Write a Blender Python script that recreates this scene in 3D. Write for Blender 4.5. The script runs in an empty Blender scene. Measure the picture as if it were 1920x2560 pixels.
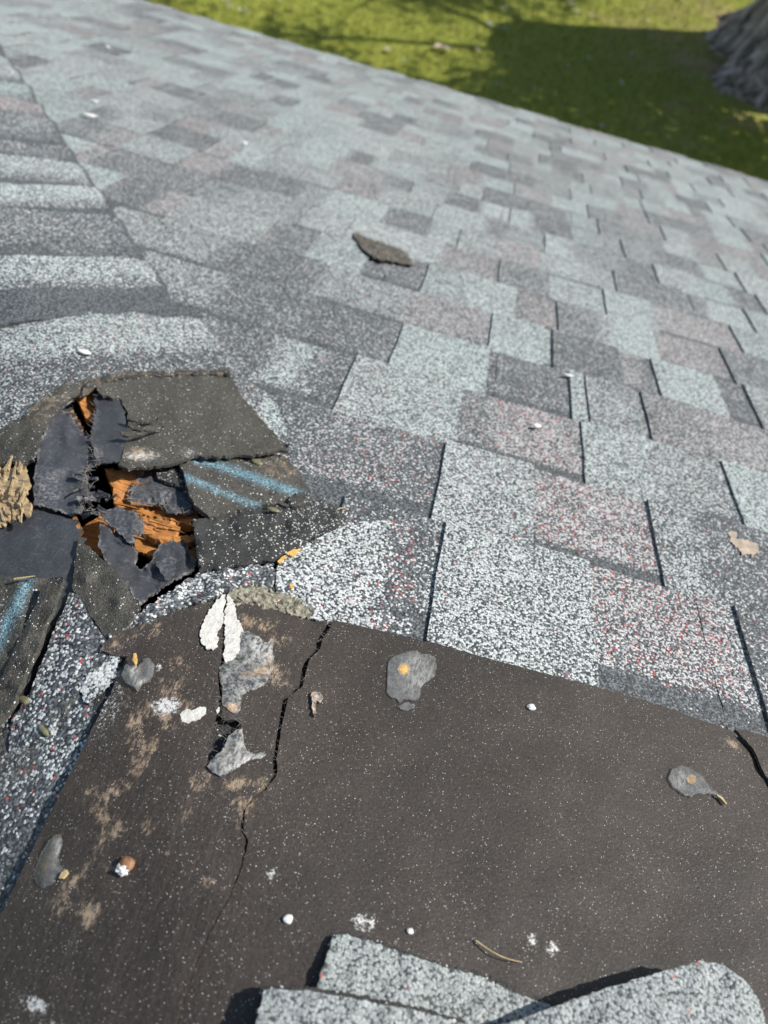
import bpy, bmesh, math, random
import numpy as np
from mathutils import Vector, Matrix
from mathutils.geometry import delaunay_2d_cdt
from mathutils import noise as mnoise

random.seed(7); np.random.seed(7)
sc = bpy.context.scene
COL = sc.collection

# ------------------------------------------------------------------ camera
F_PX, CX, CY = 1850.0, 960.0, 1280.0           # a phone lens, in pixels of the 1920 x 2560 photograph
PHI = math.atan(.29)                           # the phone is held tilted sideways
ALPHA = math.radians(35.9)                     # view axis against the roof slope
PITCH = math.radians(22)                       # pitch of the main slope
H_CAM = .42                                    # metres above the shingles
GROUND = -4.0
def L2W(u, v, n):
    return Vector((u, v*math.cos(PITCH) + n*math.sin(PITCH), -v*math.sin(PITCH) + n*math.cos(PITCH)))
CAM = L2W(0, 0, H_CAM)
VF = L2W(0, math.cos(ALPHA), -math.sin(ALPHA))
VR = Vector((1, 0, 0))
VU = L2W(0, math.sin(ALPHA), math.cos(ALPHA))
cam_d = bpy.data.cameras.new('camera')
cam = bpy.data.objects.new('camera', cam_d); COL.objects.link(cam)
ix = VR*math.cos(PHI) + VU*math.sin(PHI)
iy = -VR*math.sin(PHI) + VU*math.cos(PHI)
cam.matrix_world = Matrix(((ix.x, iy.x, -VF.x, CAM.x), (ix.y, iy.y, -VF.y, CAM.y), (ix.z, iy.z, -VF.z, CAM.z), (0, 0, 0, 1)))
cam_d.sensor_fit = 'VERTICAL'; cam_d.sensor_height = 36; cam_d.sensor_width = 27
cam_d.lens = F_PX/2560*36
cam_d.clip_start = .01; cam_d.clip_end = 3000
cam_d.dof.use_dof = True
cam_d.dof.focus_distance = .53
cam_d.dof.aperture_fstop = cam_d.lens/4.1
cam_d.dof.aperture_blades = 0
sc.camera = cam

# ------------------------------------------------------------------ light
SUN_EL = math.radians(48)
SUN = Vector((math.cos(SUN_EL)*.935, math.cos(SUN_EL)*.355, math.sin(SUN_EL))).normalized()
w = bpy.data.worlds.new('World'); sc.world = w; w.use_nodes = True
nt = w.node_tree; nt.nodes.clear()
sky = nt.nodes.new('ShaderNodeTexSky'); sky.sky_type = 'NISHITA'; sky.sun_disc = False
sky.sun_elevation = SUN_EL; sky.sun_rotation = math.atan2(SUN.x, SUN.y)
bg = nt.nodes.new('ShaderNodeBackground'); bg.inputs[1].default_value = .11
wo = nt.nodes.new('ShaderNodeOutputWorld')
nt.links.new(sky.outputs[0], bg.inputs[0]); nt.links.new(bg.outputs[0], wo.inputs[0])
sd = bpy.data.lights.new('sun', 'SUN'); sd.energy = 4.6; sd.angle = math.radians(.53); sd.color = (1, .96, .9)
so = bpy.data.objects.new('sun', sd); COL.objects.link(so)
so.rotation_euler = SUN.to_track_quat('Z', 'Y').to_euler()
sc.view_settings.view_transform = 'Standard'; sc.view_settings.look = 'None'
sc.view_settings.exposure = .24; sc.view_settings.gamma = 1

# ------------------------------------------------------------------ the roof as a surface
TP = math.tan(PITCH); TQ = TP*1.15; HB = .13     # slope of the main and of the hip-end side; hip at Y = HB - 1.15 X
YR = -.06                                       # the ridge, under the photographer
def smin(a, b, k):
    h = max(k - abs(a - b), 0)/k
    return min(a, b) - h*h*k*.25
def surf(x, y):
    zp = -TP*y
    zq = TQ*x - HB*TP
    zb = TP*(y - 2*YR)
    s = smin(smin(zp, zq, .04), zb, .03)
    return s + .0022*mnoise.noise(Vector((x*3.1, y*3.1, 1.7))) + .0008*mnoise.noise(Vector((x*14, y*14, 4.1)))
def snorm(x, y):
    e = .004
    return Vector((-(surf(x+e, y) - surf(x-e, y))/(2*e), -(surf(x, y+e) - surf(x, y-e))/(2*e), 1)).normalized()
def on(x, y, dn):                               # a point dn above the roof surface
    p = Vector((x, y, surf(x, y)))
    return p + snorm(x, y)*dn
def ray(px, py):
    dx = (px - CX)/F_PX; dy = (py - CY)/F_PX
    return VF + VR*(math.cos(PHI)*dx + math.sin(PHI)*dy) + VU*(math.sin(PHI)*dx - math.cos(PHI)*dy)
def at(px, py, dn=0.0):                         # where a sight line meets the roof raised by dn
    r = ray(px, py)
    t = .8
    lo, hi = .02, 30.
    def g(t):
        p = CAM + r*t
        return p.z - surf(p.x, p.y) - dn/math.cos(PITCH)
    # coarse march then bisect
    t = .15; step = .03
    while g(t) > 0 and t < 12: t += step; step *= 1.03
    lo, hi = t - step, t
    for _ in range(22):
        m = (lo + hi)/2
        if g(m) > 0: lo = m
        else: hi = m
    return CAM + r*((lo + hi)/2)
def ground_at(px, py, z=GROUND):
    r = ray(px, py); t = (z - CAM.z)/r.z
    return CAM + r*t

# ------------------------------------------------------------------ material helpers
class NT:
    def __init__(s, name):
        s.m = bpy.data.materials.new(name); s.m.use_nodes = True
        s.t = s.m.node_tree; s.t.nodes.clear()
        s.out = s.t.nodes.new('ShaderNodeOutputMaterial')
        s.b = s.t.nodes.new('ShaderNodeBsdfPrincipled'); s.t.links.new(s.b.outputs[0], s.out.inputs[0])
        s.tc = s.t.nodes.new('ShaderNodeTexCoord').outputs['Object']
    def put(s, inp, v):
        if hasattr(v, 'is_output') or isinstance(v, bpy.types.NodeSocket): s.t.links.new(v, inp)
        else:
            if hasattr(inp.default_value, '__len__') and hasattr(v, '__len__') and len(v) == 3 and len(inp.default_value) == 4: v = (*v, 1)
            inp.default_value = v
    def math(s, op, a, b=0, c=None, clamp=False):
        n = s.t.nodes.new('ShaderNodeMath'); n.operation = op; n.use_clamp = clamp
        s.put(n.inputs[0], a); s.put(n.inputs[1], b)
        if c is not None: s.put(n.inputs[2], c)
        return n.outputs[0]
    def mix(s, f, a, b, mode='MIX'):
        n = s.t.nodes.new('ShaderNodeMix'); n.data_type = 'RGBA'; n.blend_type = mode; n.clamp_factor = True
        s.put(n.inputs[0], f); s.put(n.inputs[6], a); s.put(n.inputs[7], b)
        return n.outputs[2]
    def noise(s, scale, detail=3, rough=.55, vec=None, dist=0):
        n = s.t.nodes.new('ShaderNodeTexNoise'); s.put(n.inputs['Vector'], vec or s.tc)
        n.inputs['Scale'].default_value = scale; n.inputs['Detail'].default_value = detail
        n.inputs['Roughness'].default_value = rough; n.inputs['Distortion'].default_value = dist
        return n.outputs[0]
    def vor(s, scale, vec=None, rnd=1, feat='F1'):
        n = s.t.nodes.new('ShaderNodeTexVoronoi'); s.put(n.inputs['Vector'], vec or s.tc); n.feature = feat
        n.inputs['Scale'].default_value = scale; n.inputs['Randomness'].default_value = rnd
        return n
    def sep(s, c):
        n = s.t.nodes.new('ShaderNodeSeparateColor'); s.put(n.inputs[0], c); return n.outputs
    def ramp(s, f, stops):
        n = s.t.nodes.new('ShaderNodeValToRGB'); s.put(n.inputs[0], f)
        e = n.color_ramp.elements
        while len(e) < len(stops): e.new(.5)
        for q, (p, c) in zip(e, stops): q.position = p; q.color = (*c, 1)
        return n.outputs[0]
    def sstep(s, v, a, b):
        n = s.t.nodes.new('ShaderNodeMapRange'); n.interpolation_type = 'SMOOTHSTEP'
        s.put(n.inputs[0], v); n.inputs[1].default_value = a; n.inputs[2].default_value = b
        return n.outputs[0]
    def attr(s, name):
        n = s.t.nodes.new('ShaderNodeAttribute'); n.attribute_name = name; return n
    def mapping(s, scale=(1, 1, 1), rot=(0, 0, 0)):
        n = s.t.nodes.new('ShaderNodeMapping'); s.put(n.inputs[0], s.tc)
        n.inputs['Scale'].default_value = scale; n.inputs['Rotation'].default_value = rot
        return n.outputs[0]
    def bump(s, h, dist, strength=1, nrm=None):
        n = s.t.nodes.new('ShaderNodeBump'); s.put(n.inputs['Height'], h)
        n.inputs['Distance'].default_value = dist; n.inputs['Strength'].default_value = strength
        if nrm is not None: s.put(n.inputs['Normal'], nrm)
        return n.outputs[0]
    def done(s, col, rough=.8, nrm=None, spec=.3):
        s.put(s.b.inputs['Base Color'], col); s.put(s.b.inputs['Roughness'], rough)
        s.b.inputs['Specular IOR Level'].default_value = spec
        if nrm is not None: s.put(s.b.inputs['Normal'], nrm)
        return s.m

# blend attribute: r = share of light granules, g = share of red granules, b = tint (0 mauve, .5 neutral, 1 sea green)
# mark attribute:  r = tan wear, g = white scuff, b = blue chalk
def granule_mat(name, scale=565, binder=(.018, .019, .020), gain=1.0):
    N = NT(name)
    V = N.vor(scale)
    at_ = N.sep(N.attr('blend').outputs['Color'])
    c = N.sep(V.outputs['Color'])
    big = N.noise(22, 4, .6); fine = N.noise(120, 2)
    L = N.math('ADD', at_[0], N.math('MULTIPLY', N.math('SUBTRACT', big, .5), .42))
    L = N.math('ADD', L, N.math('MULTIPLY', N.math('SUBTRACT', fine, .5), .35))
    light = N.math('LESS_THAN', c[0], L)
    tint = N.ramp(at_[2], [(0, (.57, .50, .485)), (.5, (.60, .625, .61)), (1, (.50, .62, .58))])
    lc = N.mix(N.math('MULTIPLY', c[1], .5), tint, (.74, .77, .75))
    lc = N.mix(1, lc, N.ramp(c[2], [(0, (.58*gain,)*3), (1, (1.02*gain,)*3)]), 'MULTIPLY')
    dk = N.ramp(c[2], [(0, (.024, .027, .030)), (.5, (.078, .086, .091)), (1, (.20, .215, .22))])
    col = N.mix(light, dk, lc)
    red = N.math('LESS_THAN', c[1], at_[1])
    col = N.mix(red, col, (.46, .085, .07))
    gap = N.sstep(V.outputs['Distance'], .50, .85)
    col = N.mix(gap, col, binder)
    mk = N.sep(N.attr('mark').outputs['Color'])
    dirt = N.math('MULTIPLY', mk[0], N.sstep(N.noise(160, 4, .7), .38, .62))
    col = N.mix(dirt, col, (.085, .076, .058))
    wh = N.math('MULTIPLY', mk[1], N.sstep(N.noise(300, 4, .7), .42, .6))
    col = N.mix(wh, col, (.75, .74, .70))
    bl = N.math('MULTIPLY', mk[2], N.sstep(N.noise(380, 3, .7), .40, .58))
    col = N.mix(bl, col, (.16, .42, .56))
    hgt = N.math('SUBTRACT', 1, N.math('MULTIPLY', V.outputs['Distance'], V.outputs['Distance']))
    hgt = N.math('ADD', hgt, N.math('MULTIPLY', c[1], .35))
    nrm = N.bump(hgt, .0007, .7)
    return N.done(col, .66, nrm, .6)
M_GRAN = granule_mat('roof_granules')
M_GRAN_BIG = granule_mat('coarse_granules', 520)

def backing_mat(name, a, b, speck=.025, scale=850):
    N = NT(name)
    V = N.vor(scale); c = N.sep(V.outputs['Color'])
    col = N.mix(N.noise(35, 5, .65), a, b)
    col = N.mix(1, col, N.ramp(c[2], [(0, (.55, .55, .55)), (1, (1.5, 1.5, 1.45))]), 'MULTIPLY')
    sp = N.math('MULTIPLY', N.math('LESS_THAN', c[0], speck), N.math('LESS_THAN', V.outputs['Distance'], .5))
    col = N.mix(sp, col, (.55, .55, .52))
    at_ = N.sep(N.attr('blend').outputs['Color'])
    V2 = N.vor(540); c2 = N.sep(V2.outputs['Color'])
    gr = N.math('MULTIPLY', N.math('LESS_THAN', c2[0], at_[0]), N.math('LESS_THAN', V2.outputs['Distance'], N.math('MULTIPLY_ADD', c2[1], .3, .22)))
    col = N.mix(gr, col, N.mix(c2[2], (.40, .41, .40), (.75, .76, .74)))
    mk = N.sep(N.attr('mark').outputs['Color'])
    tn = N.math('MULTIPLY', mk[0], N.sstep(N.noise(120, 5, .72), .44, .6))
    col = N.mix(tn, col, (.46, .34, .22))
    wh = N.math('MULTIPLY', mk[1], N.sstep(N.noise(300, 4, .7), .42, .6))
    col = N.mix(wh, col, (.75, .74, .70))
    bl = N.math('MULTIPLY', N.math('MULTIPLY', mk[2], 1.0), N.sstep(N.noise(520, 4, .8), .42, .58))
    col = N.mix(bl, col, (.20, .40, .49))
    hgt = N.math('SUBTRACT', N.math('MULTIPLY', gr, 1.2), V.outputs['Distance'])
    nrm = N.bump(hgt, .0007, .8, N.bump(N.noise(70, 4), .0022, .6))
    return N.done(col, .75, nrm, .35)
M_BACK = backing_mat('sanded_backing', (.048, .045, .038), (.088, .083, .071))
M_DARK = backing_mat('bare_asphalt', (.022, .022, .022), (.052, .052, .050), .03)

def sheet_mat():
    N = NT('brown_cap_base')
    V = N.vor(1250); c = N.sep(V.outputs['Color'])
    base = N.mix(N.sstep(N.noise(7, 6, .7), .3, .7), (.030, .0240, .0195), (.053, .0425, .0345))
    base = N.mix(1, base, N.ramp(N.noise(520, 3, .7), [(.3, (.55, .55, .55)), (.7, (1.5, 1.5, 1.5))]), 'MULTIPLY')
    mk = N.sep(N.attr('mark').outputs['Color'])
    # fine streaks along the fall of the sheet
    mv = N.mapping((900, 60, 60)); st = N.noise(1, 3, .6, mv)
    base = N.mix(N.math('MULTIPLY', N.math('MULTIPLY', mk[2], .4), N.sstep(st, .5, .75)), base, (.12, .095, .072))
    tn = N.math('MULTIPLY', mk[0], 1.0)
    tnz = N.math('ADD', N.math('MULTIPLY', N.noise(1, 7, .78, N.mapping((110, 75, 80))), .68), N.math('MULTIPLY', N.noise(1, 4, .75, N.mapping((900, 200, 300), (0, 0, .12))), .32))
    tnz = N.math('MULTIPLY_ADD', tnz, 2.1, -.55)
    tm = N.sstep(N.math('ADD', tnz, N.math('MULTIPLY', tn, .24)), .70, .96)
    tm = N.math('MULTIPLY', tm, N.sstep(tn, .0, .9))
    base = N.mix(tm, base, N.mix(N.noise(40, 2), (.25, .16, .095), (.46, .36, .25)))
    wm = N.sstep(N.math('ADD', N.noise(420, 5, .8), N.math('MULTIPLY', mk[1], .28)), .66, .80)
    wm = N.math('MULTIPLY', wm, N.sstep(mk[1], .0, .5))
    base = N.mix(wm, base, (.62, .62, .60))
    thr = N.math('MULTIPLY_ADD', N.noise(14, 4, .7), .24, -.02)
    sp = N.math('MULTIPLY', N.math('LESS_THAN', c[0], thr), N.math('LESS_THAN', V.outputs['Distance'], N.math('MULTIPLY_ADD', c[1], .28, .16)))
    base = N.mix(sp, base, N.mix(c[2], (.14, .13, .115), (.62, .60, .57)))
    nrm = N.bump(N.math('ADD', N.noise(700, 3, .6), N.math('MULTIPLY', sp, .8)), .0006, .7, N.bump(N.noise(45, 4), .0006, .4))
    return N.done(base, .62, nrm, .45)
M_SHEET = sheet_mat()

def felt_mat():
    N = NT('black_felt')
    col = N.mix(N.noise(30, 4, .6), (.030, .032, .038), (.060, .063, .070))
    sc_ = N.sstep(N.noise(1, 5, .7, N.mapping((90, 260, 90), (0, 0, .5))), .56, .72)
    col = N.mix(N.math('MULTIPLY', sc_, .75), col, (.13, .135, .145))
    mk = N.sep(N.attr('mark').outputs['Color'])
    wh = N.math('MULTIPLY', mk[1], N.sstep(N.noise(330, 5, .75), .45, .62))
    col = N.mix(wh, col, (.30, .30, .30))
    tn = N.math('MULTIPLY', mk[0], N.sstep(N.noise(120, 5, .72), .44, .6))
    col = N.mix(tn, col, (.46, .34, .22))
    fs = N.sstep(N.noise(1, 5, .75, N.mapping((420, 130, 200), (0, 0, -.5))), .54, .7)
    col = N.mix(N.math('MULTIPLY', fs, .5), col, (.15, .155, .165))
    nrm = N.bump(N.noise(400, 4, .65), .0007, .7, N.bump(N.noise(70, 5, .65), .0012, .5))
    return N.done(col, .52, nrm, .4)
M_FELT = felt_mat()

def wood_mat(name, a, b, c_, rot=-.06):
    N = NT(name)
    mv = N.mapping((55, 620, 200), (0, 0, rot))
    g = N.noise(1, 5, .65, mv, .6); g2 = N.noise(.4, 3, .6, mv)
    col = N.ramp(g, [(.34, c_), (.47, a), (.66, b)])
    col = N.mix(N.sstep(g2, .35, .7), col, a)
    nrm = N.bump(g, .0016, .9)
    return N.done(col, .7, nrm, .25)
M_WOOD = wood_mat('raw_plywood', (.45, .185, .050), (.64, .32, .11), (.13, .05, .017))
M_WOOD_TAN = wood_mat('weathered_splinters', (.42, .31, .17), (.66, .54, .36), (.10, .065, .03), 1.1)

def plain(name, a, b, scale=60, rough=.6, bumpd=.001, spec=.35, bscale=None):
    N = NT(name)
    g = N.noise(scale, 5, .65)
    return N.done(N.mix(N.sstep(g, .3, .7), a, b), rough, N.bump(N.noise(bscale or scale*3, 4, .6), bumpd, .7), spec)
def sealant_mat(name, a, b, alpha):
    N = NT(name)
    g = N.noise(260, 6, .78)
    mk = N.sep(N.attr('mark').outputs['Color'])
    col = N.mix(N.sstep(g, .40, .62), a, b)
    col = N.mix(N.math('MULTIPLY', mk[0], N.sstep(N.noise(200, 4, .7), .4, .6)), col, (.50, .33, .18))
    col = N.mix(N.math('MULTIPLY', mk[1], N.sstep(N.noise(1, 4, .7, N.mapping((500, 160, 300), (0, 0, .8))), .42, .6)), col, (.80, .78, .72))
    N.b.inputs['Alpha'].default_value = alpha; N.b.inputs['Coat Weight'].default_value = .25; N.b.inputs['Coat Roughness'].default_value = .2
    return N.done(col, .26, N.bump(N.noise(330, 4, .7), .0012, .7, N.bump(N.noise(60, 3), .002, .5)), .5)
M_SEAL = sealant_mat('clear_sealant', (.15, .155, .15), (.30, .30, .285), .42)
M_SEAL_OLD = sealant_mat('weathered_sealant', (.05, .056, .058), (.33, .32, .295), .9)
M_CAULK = plain('white_caulk', (.50, .485, .44), (.68, .66, .60), 160, .6, .0018)
M_RUST = plain('rusty_nail', (.50, .28, .07), (.72, .50, .20), 300, .6, .0006)
M_PEB = plain('pale_pebble', (.62, .60, .55), (.82, .81, .78), 300, .6, .0006)
M_SEED = plain('olive_seed', (.13, .125, .06), (.24, .23, .13), 200, .35, .0006, .5)
M_NUT = plain('brown_nut', (.16, .07, .03), (.34, .19, .10), 260, .5, .0007)
M_STRAW = plain('dry_straw', (.42, .31, .13), (.62, .50, .28), 200, .6, .0005)
M_LEAF = plain('dry_leaf', (.30, .24, .18), (.50, .41, .32), 120, .7, .001)
M_ORANGE = plain('orange_crumb', (.55, .30, .06), (.75, .48, .16), 200, .7, .001)
M_MOSS = plain('pale_residue', (.10, .095, .065), (.42, .39, .30), 260, .9, .002)
M_BLACK = plain('attic_board', (.03, .025, .02), (.06, .05, .04), 20, .9)
M_WALL = plain('house_wall', (.55, .53, .48), (.62, .60, .55), 8, .8)
M_DECK = plain('deck_plywood', (.20, .10, .035), (.34, .19, .075), 30, .8)
def bark_mat():
    N = NT('tree_bark')
    mv = N.mapping((9, 9, 1.6)); g = N.noise(1, 6, .7, mv, .4)
    col = N.ramp(g, [(.36, (.07, .052, .038)), (.5, (.30, .24, .19)), (.66, (.60, .51, .42))])
    return N.done(col, .9, N.bump(g, .03, .9), .15)
M_BARK = bark_mat()
def lawn_mat(name, blade):
    N = NT(name)
    g = N.noise(1.3, 5, .65); g2 = N.noise(.55, 4, .6)
    green = N.mix(N.noise(14, 4, .7), (.140, .172, .024), (.36, .365, .072))
    dry = N.mix(N.noise(20, 4, .7), (.24, .195, .075), (.42, .33, .16))
    at_ = N.sep(N.attr('blend').outputs['Color'])
    f = N.sstep(N.math('ADD', N.math('ADD', N.math('MULTIPLY', g, .55), N.math('MULTIPLY', g2, .45)), at_[0]), .54, .74)
    col = N.mix(f, green, dry)
    return N.done(col, .8, None, .12)
M_LAWN = lawn_mat('lawn_soil', False)
M_GRASS = lawn_mat('grass_blades', True)
M_PETAL = plain('cream_blossom', (.42, .42, .30), (.62, .60, .50), 60, .7)
M_GREENLEAF = plain('young_leaf', (.08, .14, .02), (.15, .22, .04), 20, .6)

# ------------------------------------------------------------------ object helpers
HOME = Vector((0, 0, GROUND))
house = bpy.data.objects.new('house', None); COL.objects.link(house); house.location = HOME
house['label'] = 'house with grey asphalt shingle roof torn open at its hip'; house['category'] = 'house'
def link(name, me, mat, parent=None, label=None):
    o = bpy.data.objects.new(name, me); COL.objects.link(o)
    if mat is not None and len(me.materials) == 0: me.materials.append(mat)
    if parent is not None:
        o.parent = parent
        if parent is house: o.location = -HOME
    if label: o['label'] = label
    return o
def set_attr(me, name, vals):
    a = me.color_attributes.new(name, 'FLOAT_COLOR', 'POINT')
    a.data.foreach_set('color', np.asarray(vals, dtype=np.float32).ravel())
def mesh_from(verts, faces, smooth=True, blend=None, mark=None):
    me = bpy.data.meshes.new('m'); me.from_pydata([tuple(v) for v in verts], [], faces)
    n = len(verts)
    set_attr(me, 'blend', [(*b, 1) for b in (blend or [(.5, 0, .5)]*n)])
    set_attr(me, 'mark', [(*b, 1) for b in (mark or [(0, 0, 0)]*n)])
    if smooth: me.polygons.foreach_set('use_smooth', [True]*len(me.polygons))
    me.update()
    return me
def thing(o, label, cat, group=None):
    o['label'] = label; o['category'] = cat
    if group: o['group'] = group
    return o

def inside(poly, x, y):
    c = False; n = len(poly); j = n-1
    for i in range(n):
        xi, yi = poly[i][0], poly[i][1]; xj, yj = poly[j][0], poly[j][1]
        if (yi > y) != (yj > y) and x < (xj-xi)*(y-yi)/(yj-yi) + xi: c = not c
        j = i
    return c
def seg_d(x, y, a, b):
    dx, dy = b[0]-a[0], b[1]-a[1]; L = dx*dx+dy*dy
    t = 0 if L == 0 else max(0, min(1, ((x-a[0])*dx+(y-a[1])*dy)/L))
    return math.hypot(x-a[0]-t*dx, y-a[1]-t*dy)
def jag(poly, amp, step, rnd):
    out = []
    n = len(poly)
    for i in range(n):
        a, b = poly[i], poly[(i+1) % n]
        d = math.hypot(b[0]-a[0], b[1]-a[1]); k = max(1, int(d/step))
        nx, ny = (b[1]-a[1])/max(d, 1e-6), -(b[0]-a[0])/max(d, 1e-6)
        for j in range(k):
            t = j/k; o = rnd.uniform(-amp, amp)*.55
            if j: o += amp*1.7*mnoise.noise(Vector(((a[0]+(b[0]-a[0])*t)/(2.6*step), (a[1]+(b[1]-a[1])*t)/(2.6*step), amp*9.7)))
            out.append((a[0]+(b[0]-a[0])*t+nx*o, a[1]+(b[1]-a[1])*t+ny*o, a[2]+(b[2]-a[2])*t))
    return out
SEED = [0]
def patch(name, poly, mat, dn=.004, th=.003, step=14, amp=2.5, jstep=9, ctrl=(), wrinkle=0., wfreq=.02,
          blend=None, mark=None, parent=None, label=None, curl=0., smooth=True, dome=0., edgemark=None, ridge=False):
    """A piece of sheet lying on the roof: outline given as sight lines, height above the roof in metres."""
    SEED[0] += 1; rnd = random.Random(SEED[0]*31)
    poly = [(q[0], q[1], q[2] if len(q) > 2 else dn) for q in poly]
    ctl = poly + list(ctrl)
    bp = jag(poly, amp, jstep, rnd)
    pts = [Vector((q[0], q[1])) for q in bp]
    nb = len(pts)
    xs = [q[0] for q in bp]; ys = [q[1] for q in bp]
    def nearb(x, y):
        return min(seg_d(x, y, bp[i], bp[(i+1) % nb]) for i in range(nb))
    x = min(xs)
    r = 0
    BX = np.array([(q[0], q[1]) for q in bp])
    while x < max(xs):
        y = min(ys) + (step*.43 if r % 2 else 0)
        while y < max(ys):
            a, b = x + rnd.uniform(-.25, .25)*step, y + rnd.uniform(-.25, .25)*step
            if inside(bp, a, b) and np.min(np.hypot(BX[:, 0]-a, BX[:, 1]-b)) > step*.5: pts.append(Vector((a, b)))
            y += step*.87
        x += step*.87; r += 1
    edges = [(i, (i+1) % nb) for i in range(nb)]
    V2, E2, F2, ov, oe, of = delaunay_2d_cdt(pts, edges, [list(range(nb))], 1, 1e-4)
    CA = np.array([(c[0], c[1]) for c in ctl]); CD = np.array([c[2] for c in ctl])
    top = []; low = []; bl = []; mk = []
    # boundary after the cdt
    cnt = {}
    for f in F2:
        for i in range(len(f)):
            e = (f[i], f[(i+1) % len(f)]); k = (min(e), max(e)); cnt.setdefault(k, []).append(e)
    bed = [v[0] for v in cnt.values() if len(v) == 1]
    bset = set(i for e in bed for i in e)
    for i, q in enumerate(V2):
        wgt = 1/(np.hypot(CA[:, 0]-q.x, CA[:, 1]-q.y)**2 + 9.)
        d = float((wgt*CD).sum()/wgt.sum())
        if wrinkle:
            z = mnoise.noise(Vector((q.x*wfreq, q.y*wfreq, SEED[0]*3.3)))
            if ridge: z = .55 - 2.2*abs(z) + .5*abs(mnoise.noise(Vector((q.x*wfreq*2.7, q.y*wfreq*2.7, SEED[0]*1.3))))
            d += wrinkle*z
        if dome:
            dd = min(np.min(np.hypot(BX[:, 0]-q.x, BX[:, 1]-q.y)), 30)
            d += dome*(1-(1-dd/30)**2)
        if curl and i in bset: d += curl*(.5+mnoise.noise(Vector((q.x*.05, q.y*.05, SEED[0]))))
        p = at(q.x, q.y, d); nn = snorm(p.x, p.y)
        top.append(p); low.append(p - nn*th)
        bl.append(blend(q.x, q.y) if callable(blend) else (blend or (.02, 0, .5)))
        mk.append(edgemark if edgemark and i in bset else mark(q.x, q.y) if callable(mark) else (mark or (0, 0, 0)))
    n = len(top)
    def up(f):
        a, b, c = (top[k] for k in f[:3]); return (b-a).cross(c-a).dot(CAM-a) > 0
    faces = []
    flip = None
    for f in F2:
        f = list(f)
        u = up(f)
        if flip is None: flip = not u
        faces.append(f if u else f[::-1]); faces.append([k+n for k in (f[::-1] if u else f)])
    for a, b in bed:
        q = [b, a, a+n, b+n]
        faces.append(q[::-1] if flip else q)
    me = mesh_from(top+low, faces, smooth, bl+bl, mk+mk)
    if smooth:
        bm = bmesh.new(); bm.from_mesh(me)
        for e in bm.edges:
            if len(e.link_faces) == 2 and e.link_faces[0].normal.angle(e.link_faces[1].normal, 0) > .7: e.smooth = False
        bm.to_mesh(me); bm.free()
    return link(name, me, mat, parent or house, label)

def ell(x, y, c):                                 # soft ellipse: (cx, cy, rx, ry, degrees)
    a = math.radians(c[4]) if len(c) > 4 else 0
    dx, dy = x-c[0], y-c[1]
    e = math.hypot((dx*math.cos(a)+dy*math.sin(a))/c[2], (-dx*math.sin(a)+dy*math.cos(a))/c[3])
    return max(0, min(1, (1.25-e)*1.4))

# ------------------------------------------------------------------ lawn
def ground_sheet():
    xs = np.concatenate([[-900, -100, -30], np.linspace(-12, 14, 53), [30, 100, 900]])
    ys = np.concatenate([[-900, -100, -20], np.linspace(-6, 22, 57), [40, 120, 900]])
    verts = [(x, y, GROUND + (.05*mnoise.noise(Vector((x*.4, y*.4, 0))) if abs(x) < 20 and abs(y) < 25 else 0)) for y in ys for x in xs]
    nx = len(xs)
    faces = [(j*nx+i, j*nx+i+1, (j+1)*nx+i+1, (j+1)*nx+i) for j in range(len(ys)-1) for i in range(nx-1)]
    bl = [(lawn_dry(x, y), 0, 0) for x, y, z in verts]
    o = link('lawn_ground', mesh_from(verts, faces, True, bl), M_LAWN)
    o['kind'] = 'structure'
TREE = Vector((3.70, 11.02, GROUND))
def lawn_dry(x, y):
    d = math.hypot(x-TREE.x, y-TREE.y)
    return max(0, .34*(1-d/3.4)) - .035
def grass():
    n = 130000
    x = np.random.uniform(-5.5, 5.5, n); y = np.random.uniform(6.6, 15.5, n)
    d = np.hypot(x-TREE.x, y-TREE.y)
    keep = np.random.rand(n) < np.clip((d-.5)/1.6, .12, 1); x, y = x[keep], y[keep]; n = len(x)
    a = np.random.uniform(0, 6.283, n); hgt = np.random.uniform(.025, .06, n); wd = np.random.uniform(.003, .007, n)
    ln = np.random.uniform(.01, .05, n); la = np.random.uniform(0, 6.283, n)
    z = np.array([GROUND + .05*mnoise.noise(Vector((p*.4, q*.4, 0))) for p, q in zip(x, y)])
    P = np.empty((n, 3, 3))
    P[:, 0] = np.stack([x-wd*np.cos(a), y-wd*np.sin(a), z-.005], 1)
    P[:, 1] = np.stack([x+wd*np.cos(a), y+wd*np.sin(a), z-.005], 1)
    P[:, 2] = np.stack([x+ln*np.cos(la), y+ln*np.sin(la), z+hgt], 1)
    me = bpy.data.meshes.new('m')
    me.vertices.add(3*n); me.vertices.foreach_set('co', P.ravel())
    me.loops.add(3*n); me.loops.foreach_set('vertex_index', np.arange(3*n))
    me.polygons.add(n); me.polygons.foreach_set('loop_start', np.arange(n)*3); me.polygons.foreach_set('loop_total', np.full(n, 3))
    me.update(); me.validate()
    dr = np.clip(.34*(1-np.hypot(x-TREE.x, y-TREE.y)/3.4), 0, 1) - .035 + np.random.uniform(-.06, .06, n)
    bl = np.zeros((n, 3, 4)); bl[:, :, 0] = dr[:, None]; bl[:, :, 3] = 1
    set_attr(me, 'blend', bl)
    o = link('lawn_grass', me, M_GRASS); o['kind'] = 'stuff'
    o['label'] = 'short patchy green grass below the eave'; o['category'] = 'grass'
ground_sheet(); grass()

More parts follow.
